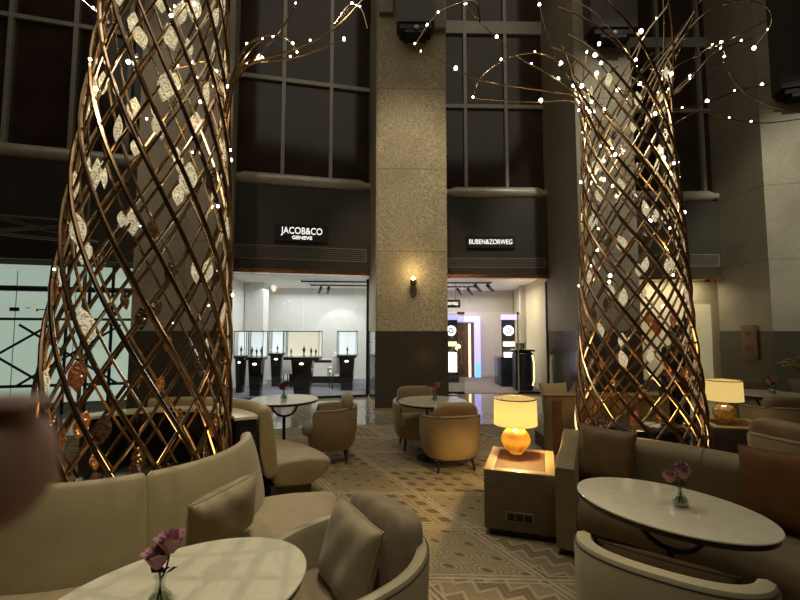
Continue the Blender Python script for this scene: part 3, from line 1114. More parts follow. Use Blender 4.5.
# cream recess behind the right tree and the plaque
struct(MB().box((7.1, 11.75, 1.62), (3.8, .06, 2.66)).build('wall_recess_right', M['cream'], smooth=False), 'cream wall in the recess at right', 'wall')
struct(MB().box((7.1, 11.68, .14), (3.8, .10, .28)).build('baseboard_right', M['granite'], smooth=False), 'dark base under the cream recess wall', 'baseboard')
struct(MB().box((7.1, 11.5, 2.99), (3.8, .6, .05)).build('ceiling_recess', M['shopceil'], smooth=False), 'soffit over the cream recess', 'ceiling')
o = MB().rbox((0, 0, 0), (.09, .12, .06), .01).build('camera_dome', M['black'])
o.location = (8.2, 11.4, 2.935)
tag(o, 'small black security camera under the right soffit', 'security camera')
t = thing('wall_plaque', 'brown wooden plaque with pale oval motifs on the right stone wall', 'plaque', (8.475, 10.45, 1.33), R(-90))
MB().rbox((0, -.025, 0), (.42, .05, .84), .01).build('plaque_board', M['wooddark'], t)
MB().sell((0, -.05, .24), (.10, .012, .07), 1, 1).build('oval_motif', M['wood'], t)
MB().sell((0, -.05, -.1), (.12, .012, .08), 1, 1).build('oval_motif', M['wood'], t)

# ================================================================== LATTICE TREES
rnd = random.Random(7)


def tree_profile(kind):
    if kind == 'left':
        return [(0, .60), (.8, .575), (1.6, .535), (2.5, .485), (3.3, .43), (4.0, .385), (4.6, .39), (5.4, .5)], (0, .0), .05
    return [(0, .66), (.6, .635), (1.0, .605), (1.6, .555), (2.6, .52), (3.4, .475), (4.0, .455), (4.4, .48), (4.8, .58), (5.3, .9)], (0, 0), .0


def interp(prof, z):
    for (z0, r0), (z1, r1) in zip(prof, prof[1:]):
        if z <= z1:
            t = (z - z0) / (z1 - z0)
            return r0 + (r1 - r0) * t
    return prof[-1][1]


def make_tree(kind, cx, cy, label, n1, n2, top, turn, branches, leaves, leds, lean):
    t = thing('lattice_tree', label, 'sculpture', (cx, cy, 0))
    prof, _, _ = tree_profile(kind)

    def pt(a, z, dr=0.0):
        r = interp(prof, z) + dr
        return Vector((r * math.cos(a) + lean * z, r * math.sin(a), z))
    z0 = .03
    zm = 4.2
    tr = .0145 if kind == 'left' else .0165
    for k in range(n1):
        a0 = 2 * PI * k / n1
        tz = top + rnd.uniform(-.3, .9)
        pts = []
        for i in range(30):
            z = z0 + (tz - z0) * i / 29
            pts.append(pt(a0 - turn * (z / zm) * 2 * PI, z, .006))
        mb = MB()
        mb.tube(pts, [tr] * 22 + [tr - .001 * i for i in range(8)], 7)
        mb.build('lattice_tube', M['bronze_dark'], t)
    for k in range(n2):
        a0 = 2 * PI * (k + .5) / n2
        tz = top + rnd.uniform(-.5, .5)
        pts = []
        for i in range(30):
            z = z0 + (tz - z0) * i / 29
            pts.append(pt(a0 + turn * 1.05 * (z / zm) * 2 * PI, z, -.018))
        MB().tube(pts, [tr * .72] * 24 + [tr * .71 - .0008 * i for i in range(6)], 6).build('lattice_rod', M['bronze'], t)
    for z in (.04,):
        r = interp(prof, z) - .012
        MB().ring([(r - .018, z - .018), (r + .018, z - .018), (r + .018, z + .018), (r - .018, z + .018)], 48, (lean * z, 0, 0)).build('hoop', M['bronze_dark'], t)
    # leaves: lens shaped glass hung inside the diamonds
    protos = {}

    def leaf_mesh(L_, W_, m):
        mb = MB()
        n = 10
        f, b = [], []
        for i in range(n + 1):
            s = i / n
            w = W_ / 2 * math.sin(PI * s) ** .95
            z = L_ * (s - .5)
            th = .010 * math.sin(PI * s)
            f.append([(-w, 0, z), (-w * .5, -th, z), (0, -th * 1.4, z), (w * .5, -th, z), (w, 0, z), (w * .5, th, z), (0, th * 1.4, z), (-w * .5, th, z)])
        mb.loops(f, cap=False)
        return mb
    for i in range(leaves):
        z = .25 + (top - .35) * ((i * .7548777) % 1.0)
        a = 2 * PI * ((i * .5698403) % 1.0) + rnd.uniform(-.15, .15)
        if z < 1.25:
            m = M['leafamber'] if rnd.random() < .55 else M['leafsmoke']
        elif z < 1.9:
            m = rnd.choice([M['leafamber'], M['leafsmoke'], M['leafglass']])
        else:
            m = M['leafglass'] if rnd.random() < .85 else M['leafsmoke']
        s = rnd.uniform(.75, 1.15)
        if 'base' not in protos:
            protos['base'] = leaf_mesh(.19, .092, m).build('glass_leaf', M['leafglass'], t)
            o = protos['base']
        else:
            o = protos['base'].copy()
            C.objects.link(o)
            o.parent = t
        o.material_slots[0].link = 'OBJECT'
        o.material_slots[0].material = m
        o.location = pt(a, z, -.02)
        o.scale = (s, s, s)
        o.rotation_euler = (rnd.uniform(-.15, .15), rnd.uniform(-.25, .25), a + PI / 2 + rnd.uniform(-.5, .5))
    # branches
    ends = []
    for br in branches:
        pts = smooth_path([Vector(p) - Vector((cx, cy, 0)) for p in br], 7)
        n = len(pts)
        MB().tube(pts, [.0125 - .007 * i / (n - 1) for i in range(n)], 6).build('branch', M['bronze'], t)
        ends.append(pts)
    # fairy lights
    lp = None
    spots = []
    for pts in ends:
        n = len(pts)
        step = max(3, n // (5 if kind == 'right' else 4))
        for i in range(step // 2 + 1, n, step):
            spots.append(pts[i] + Vector((0, 0, .015)))
        spots.append(pts[-1])
    rnd.shuffle(spots)
    spots = spots[:int(leds * (.52 if kind == 'right' else .5))]
    while len(spots) < leds:
        i = len(spots)
        q = rnd.random()
        z = (top + .15) - (top - 1.5) * q ** (2.0 if kind == 'right' else .9)
        a = rnd.uniform(0, 2 * PI)
        spots.append(pt(a, z, .015))
    for p in spots:
        if lp is None:
            mb = MB()
            mb.sell((0, 0, 0), (.017, .017, .019), 1, 1, 8, 6)
            lp = mb.build('fairy_light', M['led'], t)
            o = lp
        else:
            o = lp.copy()
            C.objects.link(o)
            o.parent = t
        o.location = p
        s = rnd.choice([.55, .65, .8, 1.0, 1.25] if kind == 'right' else [.4, .45, .55, .7])
        o.scale = (s, s, s)
    return t


LT = (-1.78, 2.94)
RT = (2.62, 4.80)


def px(Y, *uv):
    return [at(u, v, Y + (0 if len(q) < 3 else q[2])) for q in uv for u, v in [q[:2]]]


left_br = [
    px(2.95, (226, 118), (233, 88), (247, 66), (268, 45), (286, 22), (303, -8)),
    px(2.95, (226, 105), (238, 72), (262, 60), (300, 47), (335, 28), (366, -4, .1)),
    px(3.0, (228, 96), (242, 64), (272, 61), (305, 55), (344, 39)),
    px(2.9, (224, 112), (234, 72), (247, 46), (268, 35), (286, 38), (297, 52)),
    px(3.0, (345, -14), (356, 2), (365, 14), (367, 28)),
    px(3.0, (228, 130), (232, 90), (243, 60), (262, 38)),
    px(2.8, (108, 22), (95, 12), (80, -2), (70, -14)),
    px(3.1, (224, 84), (206, 62), (190, 65), (168, 70)),
    px(3.1, (224, 98), (200, 80), (176, 92), (160, 98)),
]
left_br[4] = [left_br[1][4] + Vector((0, 0, .02))] + px(3.02, (350, 6), (361, 10), (367, 28))
make_tree('left', LT[0], LT[1], 'bronze lattice tree sculpture with glass leaves behind the left sofa', 16, 16, 4.5, .70, left_br, 100, 62, .030)
right_br = [
    px(4.6, (600, 140), (576, 95), (545, 72), (520, 58), (480, 22), (456, -8)),
    px(4.7, (596, 130), (577, 98), (545, 91), (480, 80), (442, 62), (421, 51)),
    px(4.5, (604, 130), (577, 88), (558, 62), (535, 53), (505, 59), (482, 76), (473, 97)),
    px(4.6, (590, 130), (574, 102), (535, 102), (495, 100), (470, 98)),
    px(4.4, (668, 130), (640, 74), (618, 40), (594, 12), (560, -6)),
    px(4.8, (580, 90), (560, 66), (546, 32), (537, -5)),
    px(4.9, (664, 110), (663, 72), (664, 30), (663, -10)),
    px(5.0, (652, 110), (668, 74), (700, 54), (740, 34), (796, 5)),
    px(5.2, (640, 120), (665, 66), (700, 18), (738, 1), (765, 6), (771, 24), (754, 48)),
    px(5.1, (720, 44), (728, 71), (748, 95), (785, 110), (815, 114)),
    px(5.3, (668, 112), (702, 104), (740, 90), (778, 83), (812, 78)),
    px(5.2, (668, 128), (700, 112), (734, 120), (766, 123), (815, 117)),
    px(4.6, (630, 120), (654, 70), (682, 32), (706, -8)),
    px(4.9, (620, 105), (634, 66), (646, 34), (664, 10), (676, -10)),
    px(4.5, (633, 110), (610, 78), (595, 55)),
    px(4.5, (612, 120), (585, 90), (565, 76)),
    px(4.9, (644, 128), (676, 90), (700, 70), (726, 62)),
    px(5.0, (668, 100), (690, 80), (716, 52), (752, 38)),
]
extra = px(4.55, (415, 45), (432, 20), (448, 8), (474, 2))
right_br.append([right_br[0][4]] + extra[::-1])
right_br[9] = [right_br[7][2]] + right_br[9]
make_tree('right', RT[0], RT[1], 'bronze lattice tree sculpture with glass leaves and fairy lights behind the right sofa', 16, 16, 4.55, .82, right_br, 100, 100, -.006)

# dark planter bases inside the trees
for (cx, cy), lab in ((LT, 'black round plinth inside the left lattice tree'), (RT, 'black round plinth inside the right lattice tree')):
    o = MB().lathe([(.40, 0), (.46, .03), (.46, .55), (.44, .58), (.30, .60), (.0, .60)], 40, (0, 0, 0)).build('plinth', M['blackgloss'])
    o.location = (cx, cy, .012)
    tag(o, lab, 'plinth')

# ================================================================== SOFAS
def arc_sweep(mb, c, prof, a0, a1, n=40, end=.05, rmid=None, hfun=None):
    """closed (r,z) profile swept about c, with plump rounded ends"""
    cr = sum(p[0] for p in prof) / len(prof)
    cz = sum(p[1] for p in prof) / len(prof)
    da = abs(a1 - a0)
    e = end / cr
    sgn = 1 if a1 > a0 else -1
    angs = []
    for k in range(6):
        q = k / 5 * PI / 2
        angs.append((a0 + sgn * e * (1 - math.cos(q)), .55 * 0 + 1 - (end / .25) * (1 - math.sin(q))))
    for k in range(1, n):
        angs.append((a0 + sgn * (e + (da - 2 * e) * k / n), 1))
    for k in range(6):
        q = (5 - k) / 5 * PI / 2
        angs.append((a1 - sgn * e * (1 - math.cos(q)), 1 - (end / .25) * (1 - math.sin(q))))
    rings = []
    for a, s in angs:
        rr = []
        for r, z in prof:
            sr, sz = s, (s if end > .03 else max(s, .9))
            r2, z2 = cr + (r - cr) * sr, cz + (z - cz) * sz
            if hfun:
                z2 = hfun(a, z2)
            rr.append((c[0] + r2 * math.cos(a), c[1] + r2 * math.sin(a), z2))
        rings.append(rr)
    mb.loops(rings)
    return mb


def rprof(pts, n=3, r=.03):           # round the corners of an (r,z) polygon
    out = []
    m = len(pts)
    for i in range(m):
        p0, p, p1 = Vector(pts[i - 1]), Vector(pts[i]), Vector(pts[(i + 1) % m])
        d0, d1 = (p0 - p), (p1 - p)
        l = min(r, d0.length * .45, d1.length * .45)
        a, b = p + d0.normalized() * l, p + d1.normalized() * l
        for k in range(n + 1):
            t = k / n
            out.append(tuple((1 - t) ** 2 * a + 2 * t * (1 - t) * p + t * t * b))
    return out


# left sofa: wraps round the left tree, seat on the outside
SC = (-1.84, 2.92)
t = thing('curved_sofa', 'curved taupe leather sofa wrapping the left tree at the lower left', 'sofa')
back = rprof([(.80, .24), (.915, .24), (.905, .46), (.845, .74), (.80, .862), (.735, .85), (.74, .5)], 4, .06)
for a0, a1 in ((-200, -122), (-122, -50), (-50, 27)):
    arc_sweep(MB(), SC, back, R(a0), R(a1), 26, .02 if a1 < 20 else .045).build('back_panel', M['sofa'], t)
seat = rprof([(.86, .20), (1.40, .20), (1.43, .30), (1.40, .415), (1.1, .43), (.87, .42)], 4, .05)
arc_sweep(MB(), SC, seat, R(-200), R(17), 60, .06).build('seat', M['sofaseat'], t)
arc_sweep(MB(), SC, [(.84, .012), (1.30, .012), (1.30, .21), (.84, .21)], R(-198), R(14), 50, .01).build('plinth', M['sofaplinth'], t)
arc_sweep(MB(), SC, [(.765, .012), (.80, .012), (.80, .45), (.765, .45)], R(-198), R(24), 50, .01).build('back_board', M['sofaplinth'], t)

# far left sofa section
SC2 = (-2.1, 3.5)
t = thing('curved_sofa', 'curved taupe sofa section beyond the left tree with brown seat', 'sofa')
back2 = rprof([(1.0, .28), (1.10, .28), (1.10, .46), (1.06, .78), (1.02, .93), (.93, .92), (.95, .5)], 4, .05)
for a0, a1 in ((24, 70), (70, 116)):
    arc_sweep(MB(), SC2, back2, R(a0), R(a1), 24, .04 if a0 < 30 else .02).build('back_panel', M['sofa'], t)
seat2 = rprof([(1.07, .20), (1.40, .18), (1.57, .28), (1.61, .40), (1.4, .435), (1.08, .42)], 4, .06)
arc_sweep(MB(), SC2, seat2, R(24), R(116), 40, .05).build('seat', M['sofaseat'], t)
arc_sweep(MB(), SC2, [(1.05, .012), (1.42, .012), (1.42, .21), (1.05, .21)], R(26), R(115), 40, .01).build('plinth', M['sofaplinth'], t)
o = bpy.data.objects.new('ring_console', None)
C.objects.link(o)
tag(o, 'black curved console with pale top behind the far left sofa', 'console')
arc_sweep(MB(), SC2, [(.74, .012), (.915, .012), (.915, .82), (.74, .82)], R(26), R(150), 40, .004).build('console_body', M['blackgloss'], o, smooth=False)
arc_sweep(MB(), SC2, [(.73, .82), (.925, .82), (.925, .845), (.73, .845)], R(25), R(151), 40, .004).build('console_top', M['tabletop'], o, smooth=False)

# right sofa: concave round the right table
SC3 = (.35, 1.60)
t = thing('curved_sofa', 'long curved taupe sofa behind the right oval table', 'sofa')
back3 = rprof([(2.27, .36), (2.46, .20), (2.47, .72), (2.42, .765), (2.33, .765), (2.27, .70)], 4, .04)
for a0, a1 in ((61.6, 40), (40, 16), (16, -8), (-8, -30)):
    arc_sweep(MB(), SC3, back3, R(a0), R(a1), 24, .012).build('back_panel', M['sofabrown'], t)
seat3 = rprof([(1.74, .20), (2.30, .20), (2.30, .42), (2.0, .44), (1.76, .43), (1.71, .32)], 4, .05)
arc_sweep(MB(), SC3, seat3, R(59.3), R(-30), 60, .02).build('seat', M['seatbrown'], t)
arc_sweep(MB(), SC3, [(1.82, .012), (2.44, .012), (2.44, .21), (1.82, .21)], R(59), R(-29), 50, .01).build('plinth', M['sofaplinth'], t)
# arm at the left end
arm = []
mb = MB()
for r, h in ((1.76, .62), (1.82, .645), (2.2, .69), (2.40, .755), (2.475, .75)):
    ring = []
    a_o, a_i = R(64.2), R(64.2) - .14 / r
    for aa, zz in ((a_o, .06), (a_o, h - .02), (a_o - .012 / r * 1, h), (a_i + .012 / r, h), (a_i, h - .02), (a_i, .06)):
        ring.append((SC3[0] + r * math.cos(aa), SC3[1] + r * math.sin(aa), zz))
    arm.append(ring)
mb.loops(arm)
mb.build('armrest', M['sofabrown'], t)

# rear right sofa, seen from behind
t = thing('lounge_sofa', 'boxy tan sofa seen from behind, left of the right tree', 'sofa', (1.88, 5.62, .012))
MB().rbox((.80, .06, .39), (1.60, .12, .72), .02).build('back_panel', M['sofarear'], t)
MB().rbox((.80, .06, .763), (1.62, .14, .03), .012).build('top_rail', M['boxtrim'], t)
MB().box((.14, -.005, .38), (.12, .012, .62)).build('wood_inset', M['wooddark'], t, smooth=False)
MB().rbox((.80, .40, .30), (1.6, .58, .22), .05).build('seat', M['sofaseat'], t)
MB().box((.80, .38, .10), (1.5, .55, .19)).build('plinth', M['sofaplinth'], t, smooth=False)


def cushion(name, mat_, loc, rz, tilt, roll, w, h, th, label, group=None, pipe=True):
    t = thing(name, label, 'cushion', loc, rz, group)
    mx = Matrix.Rotation(tilt, 4, 'X') @ Matrix.Rotation(roll, 4, 'Y')
    MB().pillow(w, h, th, 16, mx).build('cushion_cover', mat_, t, angle=60)
    if pipe:
        n = 40
        pts = []
        for k in range(n + 1):
            q = (k % n) / n * 4
            s = int(q)
            f = -1 + 2 * (q - s)
            a, b = ((f, -1), (1, f), (-f, 1), (-1, -f))[s]
            p1 = 1 - .075 * (1 - abs(b) ** 3) * (abs(a) ** 6)
            p2 = 1 - .075 * (1 - abs(a) ** 3) * (abs(b) ** 6)
            pts.append(mx @ Vector((a * w / 2 * p1, 0, b * h / 2 * p2)))
        MB().tube(pts, .005, 6, caps=False).build('piping', mat_, t)
    return t


cushion('throw_pillow', M['pillowgrey'], (1.98 + .1, 5.86, .71), R(8), R(-18), 0, .40, .40, .14, 'pale throw pillow peeking over the boxy tan sofa')
cushion('throw_pillow', M['pillowbrown'], (2.47, 5.88, .70), R(-5), R(-18), R(38), .40, .40, .14, 'brown throw pillow standing on its corner on the boxy tan sofa')

# pillow on left sofa
a = R(-5)
cushion('throw_pillow', M['pillowgrey'], (SC[0] + 1.01 * math.cos(R(-30)), SC[1] + 1.01 * math.sin(R(-30)), .60), R(-30) + PI / 2, R(16), R(-8), .42, .34, .15, 'taupe throw pillow leaning on the left curved sofa')
# pillows on the right sofa
def on_sofa3(ang, r):
    return (SC3[0] + r * math.cos(R(ang)), SC3[1] + r * math.sin(R(ang)))


x, y = on_sofa3(55.6, 2.19)
cushion('throw_pillow', M['pillowbrown'], (x, y, .645), R(55.6 - 90), R(-14), R(4), .42, .42, .15, 'dark brown throw pillow at the left end of the right sofa')
x, y = on_sofa3(28.0, 2.17)
cushion('throw_pillow', M['pillowrust'], (x, y, .66), R(28 - 90), R(-14), R(-4), .46, .46, .16, 'rust brown throw pillow at the right edge of the photo')


# ================================================================== CHAIRS
def make_chair(label, loc, rz, mshell, mcush, W=.36, D=.35, hb=.68, ha=.60, seat_y=.035, SD=None, wrap=125, cushion_h=.80, taper=.88, pw=.42, group='tub armchairs', th=.065):
    t = thing('tub_armchair', label, 'armchair', (loc[0], loc[1], .0155), rz, group)

    def sp(w, e):
        return math.copysign(abs(w) ** e, w)

    def path(th_, k=1.0, off=0.0):
        x = (W - off) * sp(math.sin(th_), .82)
        y = -(D - off) * sp(math.cos(th_), .82)
        return x * k, y * k
    A = R(wrap)
    rings = []
    N = 44
    for i in range(N + 1):
        a = -A + 2 * A * i / N
        e = min(1.0, (A - abs(a)) / R(9))
        e = math.sqrt(max(0, 1 - (1 - e) ** 2))
        s = .5 + .5 * math.cos(min(PI, abs(a) * 1.15))
        h = ha + (hb - ha) * (s ** .8)
        h = .30 + (h - .30) * (.80 + .20 * e)
        off = th * .5 * (1 - e) * .9
        prof = [(off + .035, .145, taper), (off, .20, taper + .02), (off - .004, .36, .97), (off, h - .035, 1.0), (off + .012, h - .008, 1.0), (th / 2, h, 1.0),
                (th - off - .012, h - .008, 1.0), (th - off, h - .035, 1.0), (th - off + .005, .36, .97), (th - off + .01, .18, taper + .02)]
        rr = []
        for o_, z, k in prof:
            x, y = path(a, k, o_)
            rr.append((x, y, z))
        rings.append(rr)
    MB().loops(rings).build('shell', mshell, t)
    # seam piping along the outer top edge
    pts = []
    for i in range(1, N):
        a = -A + 2 * A * i / N
        s = .5 + .5 * math.cos(min(PI, abs(a) * 1.15))
        h = ha + (hb - ha) * (s ** .8)
        x, y = path(a, 1.0, .004)
        pts.append((x, y, h - .022))
    MB().tube(pts[2:-2], .0035, 5).build('seam', M['sofaplinth'], t)
    SD = SD or D - th * .5
    rs = []
    for z, k in ((.135, .78), (.15, .84), (.31, .90), (.33, .88)):
        rr = []
        for i in range(40):
            a = 2 * PI * i / 40
            x, y = path(a, k, .03)
            rr.append((x, y * SD / (D - th * .5) + seat_y - .035, z))
        rs.append(rr)
    MB().loops(rs).build('seat_base', mshell, t)
    SD = SD or D - th * .5
    MB().sell((0, seat_y, .375), (W - th - .012, SD, .07), .35, .5, 36, 12).build('seat_cushion', mcush, t)
    if cushion_h:
        rot = Matrix.Rotation(R(9), 3, 'X')
        MB().sell((0, -D + th + .085, (cushion_h + .40) / 2), (pw / 2 + .045, .075, (cushion_h - .40) / 2), .42, .34, 36, 18, rot).build('back_cushion', mcush, t)
    for sx in (-1, 1):
        for sy in (-1, 1):
            MB().tube([(sx * W * .55, sy * D * .55, .16), (sx * W * .63, sy * D * .63, 0)], [.02, .013], 8).build('leg', M['black'], t)
    return t


# front left (cushion on it)
CH1 = (-.265, 1.96)
f1 = math.atan2(-.62, -.78)                  # heading it faces
make_chair('taupe tub armchair with a pillow, facing the left marble table', CH1, f1 - PI / 2, M['chairgrey'], M['chaircush'], W=.37, D=.37, hb=.67, ha=.58, cushion_h=.785, pw=.38)
fd = Vector((math.cos(f1), math.sin(f1)))
cx_, cy_ = CH1[0] - fd.x * .045, CH1[1] - fd.y * .045
cushion('throw_pillow', M['pillowgrey'], (cx_ + .005, cy_ - .0, .615), f1 - PI / 2 - R(4), R(16), R(-5), .40, .36, .13, 'taupe throw pillow sitting in the front left armchair')
# front right, seen from behind
CH2 = (1.055, 1.77)
f2 = math.atan2(.50, .38)
make_chair('greige tub armchair seen from behind, before the right table', CH2, f2 - PI / 2, M['chairgrey'], M['chaircush'], W=.34, D=.25, hb=.735, ha=.71, seat_y=.10, SD=.30, wrap=93, cushion_h=None, th=.075, taper=.86)
fd = Vector((math.cos(f2), math.sin(f2)))
cushion('throw_pillow', M['pillowdark'], (CH2[0] - fd.x * .06, CH2[1] - fd.y * .06, .60), f2 - PI / 2, R(14), 0, .46, .30, .12, 'dark brown lumbar pillow in the armchair seen from behind')
# T1 chair
make_chair('tan tub armchair beside the table in front of the left shop', (-.88, 5.52), PI / 2 + R(6), M['chair'], M['sofaseat'], cushion_h=.79, hb=.66, ha=.62, W=.325, D=.34)
# T2 chairs
make_chair('golden lit tan tub armchair with its back to the camera', (.585, 5.18), R(14), M['chair'], M['chair'], cushion_h=.77, hb=.64, ha=.60, W=.35, D=.34)
make_chair('tan tub armchair behind the table at the middle pillar', (.24, 6.05), PI + R(8), M['chair'], M['sofaseat'], cushion_h=.80, hb=.66, ha=.6, W=.34, D=.34)
# right side chairs
make_chair('dark taupe tub armchair beside the right table lamp, cut by the frame', (3.66, 4.02), R(-75), M['sofabrown'], M['seatbrown'], cushion_h=.77, hb=.64, ha=.56)
make_chair('dark tub armchair with its back to the camera at the far right table', (4.80, 5.52), R(-12), M['sofabrown'], M['seatbrown'], cushion_h=.79, hb=.67, ha=.62, W=.40, pw=.5)
make_chair('dark tub armchair on the far side of the far right table', (5.75, 7.05), PI - R(10), M['sofabrown'], M['seatbrown'], cushion_h=.79, hb=.66, W=.38, pw=.44)


# ================================================================== TABLES
def table(label, x, y, r, h=.72, rz=0.0, sy=1.0):
    t = thing('marble_table', label, 'table', (x, y, .012), rz, 'marble lounge tables')
    h = h - .012
    MB().lathe([(r - .03, h - .014), (r - .004, h - .010), (r, h - .004), (r - .003, h)], 72, sy=sy).build('table_top', M['tabletop'], t)
    MB().lathe([(r - .06, h - .044), (r - .012, h - .034), (r - .006, h - .0145)], 72, sy=sy).build('table_rim', M['tabledark'], t)
    pts = []
    for k in range(17):
        a = PI * k / 16
        pts.append((.17 * math.cos(a), 0, h - .05 - .17 * math.sin(a)))
    MB().tube(pts, .014, 8).build('bracket_hoop', M['black'], t)
    MB().tube([(0, 0, h - .22), (0, 0, .02)], .02, 10).build('stem', M['black'], t)
    MB().lathe([(.20, 0), (.20, .010), (.03, .022), (.02, .03)], 40).build('foot', M['black'], t)
    return t


table('cream marble oval table at the lower left corner', -.74, 1.513, .449, rz=R(46.3), sy=.747)
table('cream marble oval table before the right curved sofa', 1.359, 2.257, .454, rz=R(-52.9), sy=.716)
table('cream marble round table before the left shop', -1.50, 5.66, .43)
table('cream marble round table at the foot of the middle pillar', .41, 5.52, .43, rz=R(60))
table('dim round table with flower at the far right', 5.20, 6.15, .46)


def vase(x, y, lab, flab, s, pm, heads=1, z=.72, lean=0.05, spread=0.0, hh=1.0):
    t = thing('bud_vase', 'clear glass bud vase ' + lab, 'vase', (x, y, z))
    prof = [(.026, .0), (.036, .006), (.040, .022), (.030, .045), (.016, .062), (.013, .085), (.018, .10)]
    inner = [(r - .003, z_) for r, z_ in prof[::-1]][:-1] + [(.024, .006)]
    MB().lathe([(r * s, z_ * s) for r, z_ in prof + inner], 24).build('vessel', M['clear'], t)
    MB().lathe([(r * s, z_ * s) for r, z_ in [(.0, .007), (.030, .010), (.034, .024), (.025, .044), (.0, .044)]], 20).build('water', M['water'], t)
    g = thing('cut_flower', flab, 'flower', (x, y, z))
    for k in range(heads):
        an = k * 2.3 + .5
        ex, ey = (lean + spread * math.cos(an)) * s, spread * math.sin(an) * s * .8
        ez = (.165 * hh + .022 * math.cos(k * 2.6)) * s
        MB().tube(smooth_path([(-.01 * s * (1 if k % 2 else -1), 0, .012 * s), (0, 0, .075 * s), (ex * .6, ey * .6, .12 * s), (ex, ey, ez)], 5), .0028 * s, 6).build('stem', M['stem'], g)
        mb = MB()
        r2 = random.Random(k * 11 + int(x * 100))
        np_ = 13
        for j in range(np_):
            lay = j / np_
            a0 = j * 2.4
            rad = (.007 + .027 * lay) * s
            hgt = (.062 - .010 * lay) * s
            op = .10 + .75 * lay
            nu, nv = 6, 5
            vs = []
            for iv in range(nv + 1):
                q = iv / nv
                wd = rad * 1.25 * math.sin(PI * (.18 + .72 * q)) + .004 * s
                for iu in range(nu + 1):
                    w_ = -1 + 2 * iu / nu
                    aa = a0 + w_ * wd / max(rad, .01 * s) * .75
                    rr = rad * (.35 + .75 * q ** .6) + op * .012 * s * q * q + .003 * s * math.sin(5 * w_ + j) * q
                    zz = hgt * (q - .25) - op * .012 * s * max(0, q - .6) ** 1.2 * 2 - .004 * s * w_ * w_
                    vs.append((ex + rr * math.cos(aa), ey + rr * math.sin(aa), ez + zz))
            fs = []
            for iv in range(nv):
                for iu in range(nu):
                    i0 = iv * (nu + 1) + iu
                    fs.append((i0, i0 + 1, i0 + nu + 2, i0 + nu + 1))
            mb.add(vs, fs)
        mb.build('blossom', pm, g, angle=80)
        lf = MB()
        for sgn in (-1, 1):
            b = Vector((ex * .55, ey * .55, .105 * s))
            tip = b + Vector((sgn * .03 * s, .008 * s, .012 * s))
            lf.add([b, b + Vector((sgn * .014 * s, .012 * s, .010 * s)), tip, b + Vector((sgn * .014 * s, -.012 * s, .006 * s))], [(0, 1, 2, 3)])
        lf.build('leaf', M['stem'], g)


vase(-.755, 1.415, 'on the lower left marble table', 'wilting mauve rose in the vase on the lower left table', 1.12, M['rose'], 2, lean=.006, spread=.019, hh=.92)
vase(1.415, 2.235, 'on the marble table before the right sofa', 'spray of mauve flowers on the table before the right sofa', .98, M['rose'], 3, lean=-.01, spread=.036, hh=.92)
vase(-1.50, 5.62, 'on the table before the left shop', 'dark red flowers on the table before the left shop', 1.15, M['rosered'], 3, lean=0, spread=.03, hh=.85)
vase(.44, 5.50, 'on the table at the middle pillar', 'pink rose on the table at the middle pillar', 1.15, M['rosepink'], 2, lean=.012, spread=.02, hh=.85)
vase(5.22, 6.1, 'on the far right table', 'dim mauve flowers on the far right table', 1.2, M['rose'], 3, lean=0, spread=.03, hh=.9)

# ================================================================== SIDE TABLES AND LAMPS
def side_box(label, loc, rz, w, d, h, sock=True, m='boxpanel'):
    t = thing('side_table', label, 'side table', (loc[0], loc[1], .012), rz)
    h -= .012
    MB().rbox((0, 0, (h + .05) / 2), (w, d, h - .05), .012).build('carcass', M[m], t)
    MB().box((0, 0, .025), (w - .08, d - .08, .05)).build('plinth', M['sofaplinth'], t, smooth=False)
    mb = MB()
    b = .075
    for sx in (-1, 1):
        mb.rbox((sx * (w / 2 - b / 2), 0, h + .004), (b, d, .022), .005)
        mb.rbox((0, sx * (d / 2 - b / 2), h + .0035), (w - 2 * b, b, .021), .005)
    mb.build('top_border', M['boxtrim'], t)
    MB().box((0, 0, h + .002), (w - 2 * b, d - 2 * b, .012)).build('wood_inlay', M['wood'], t, smooth=False)
    if sock:
        p = MB().rbox((0, 0, 0), (.22, .012, .075), .004).build('socket_plate', M['socket'], t)
        p.location = (.0, -d / 2 - .003, .165)
        for k in (-1, 0, 1):
            s = MB().rbox((0, 0, 0), (.056, .008, .052), .003).build('socket', M['black'], p)
            s.location = (k * .064, -.006, 0)
    return t


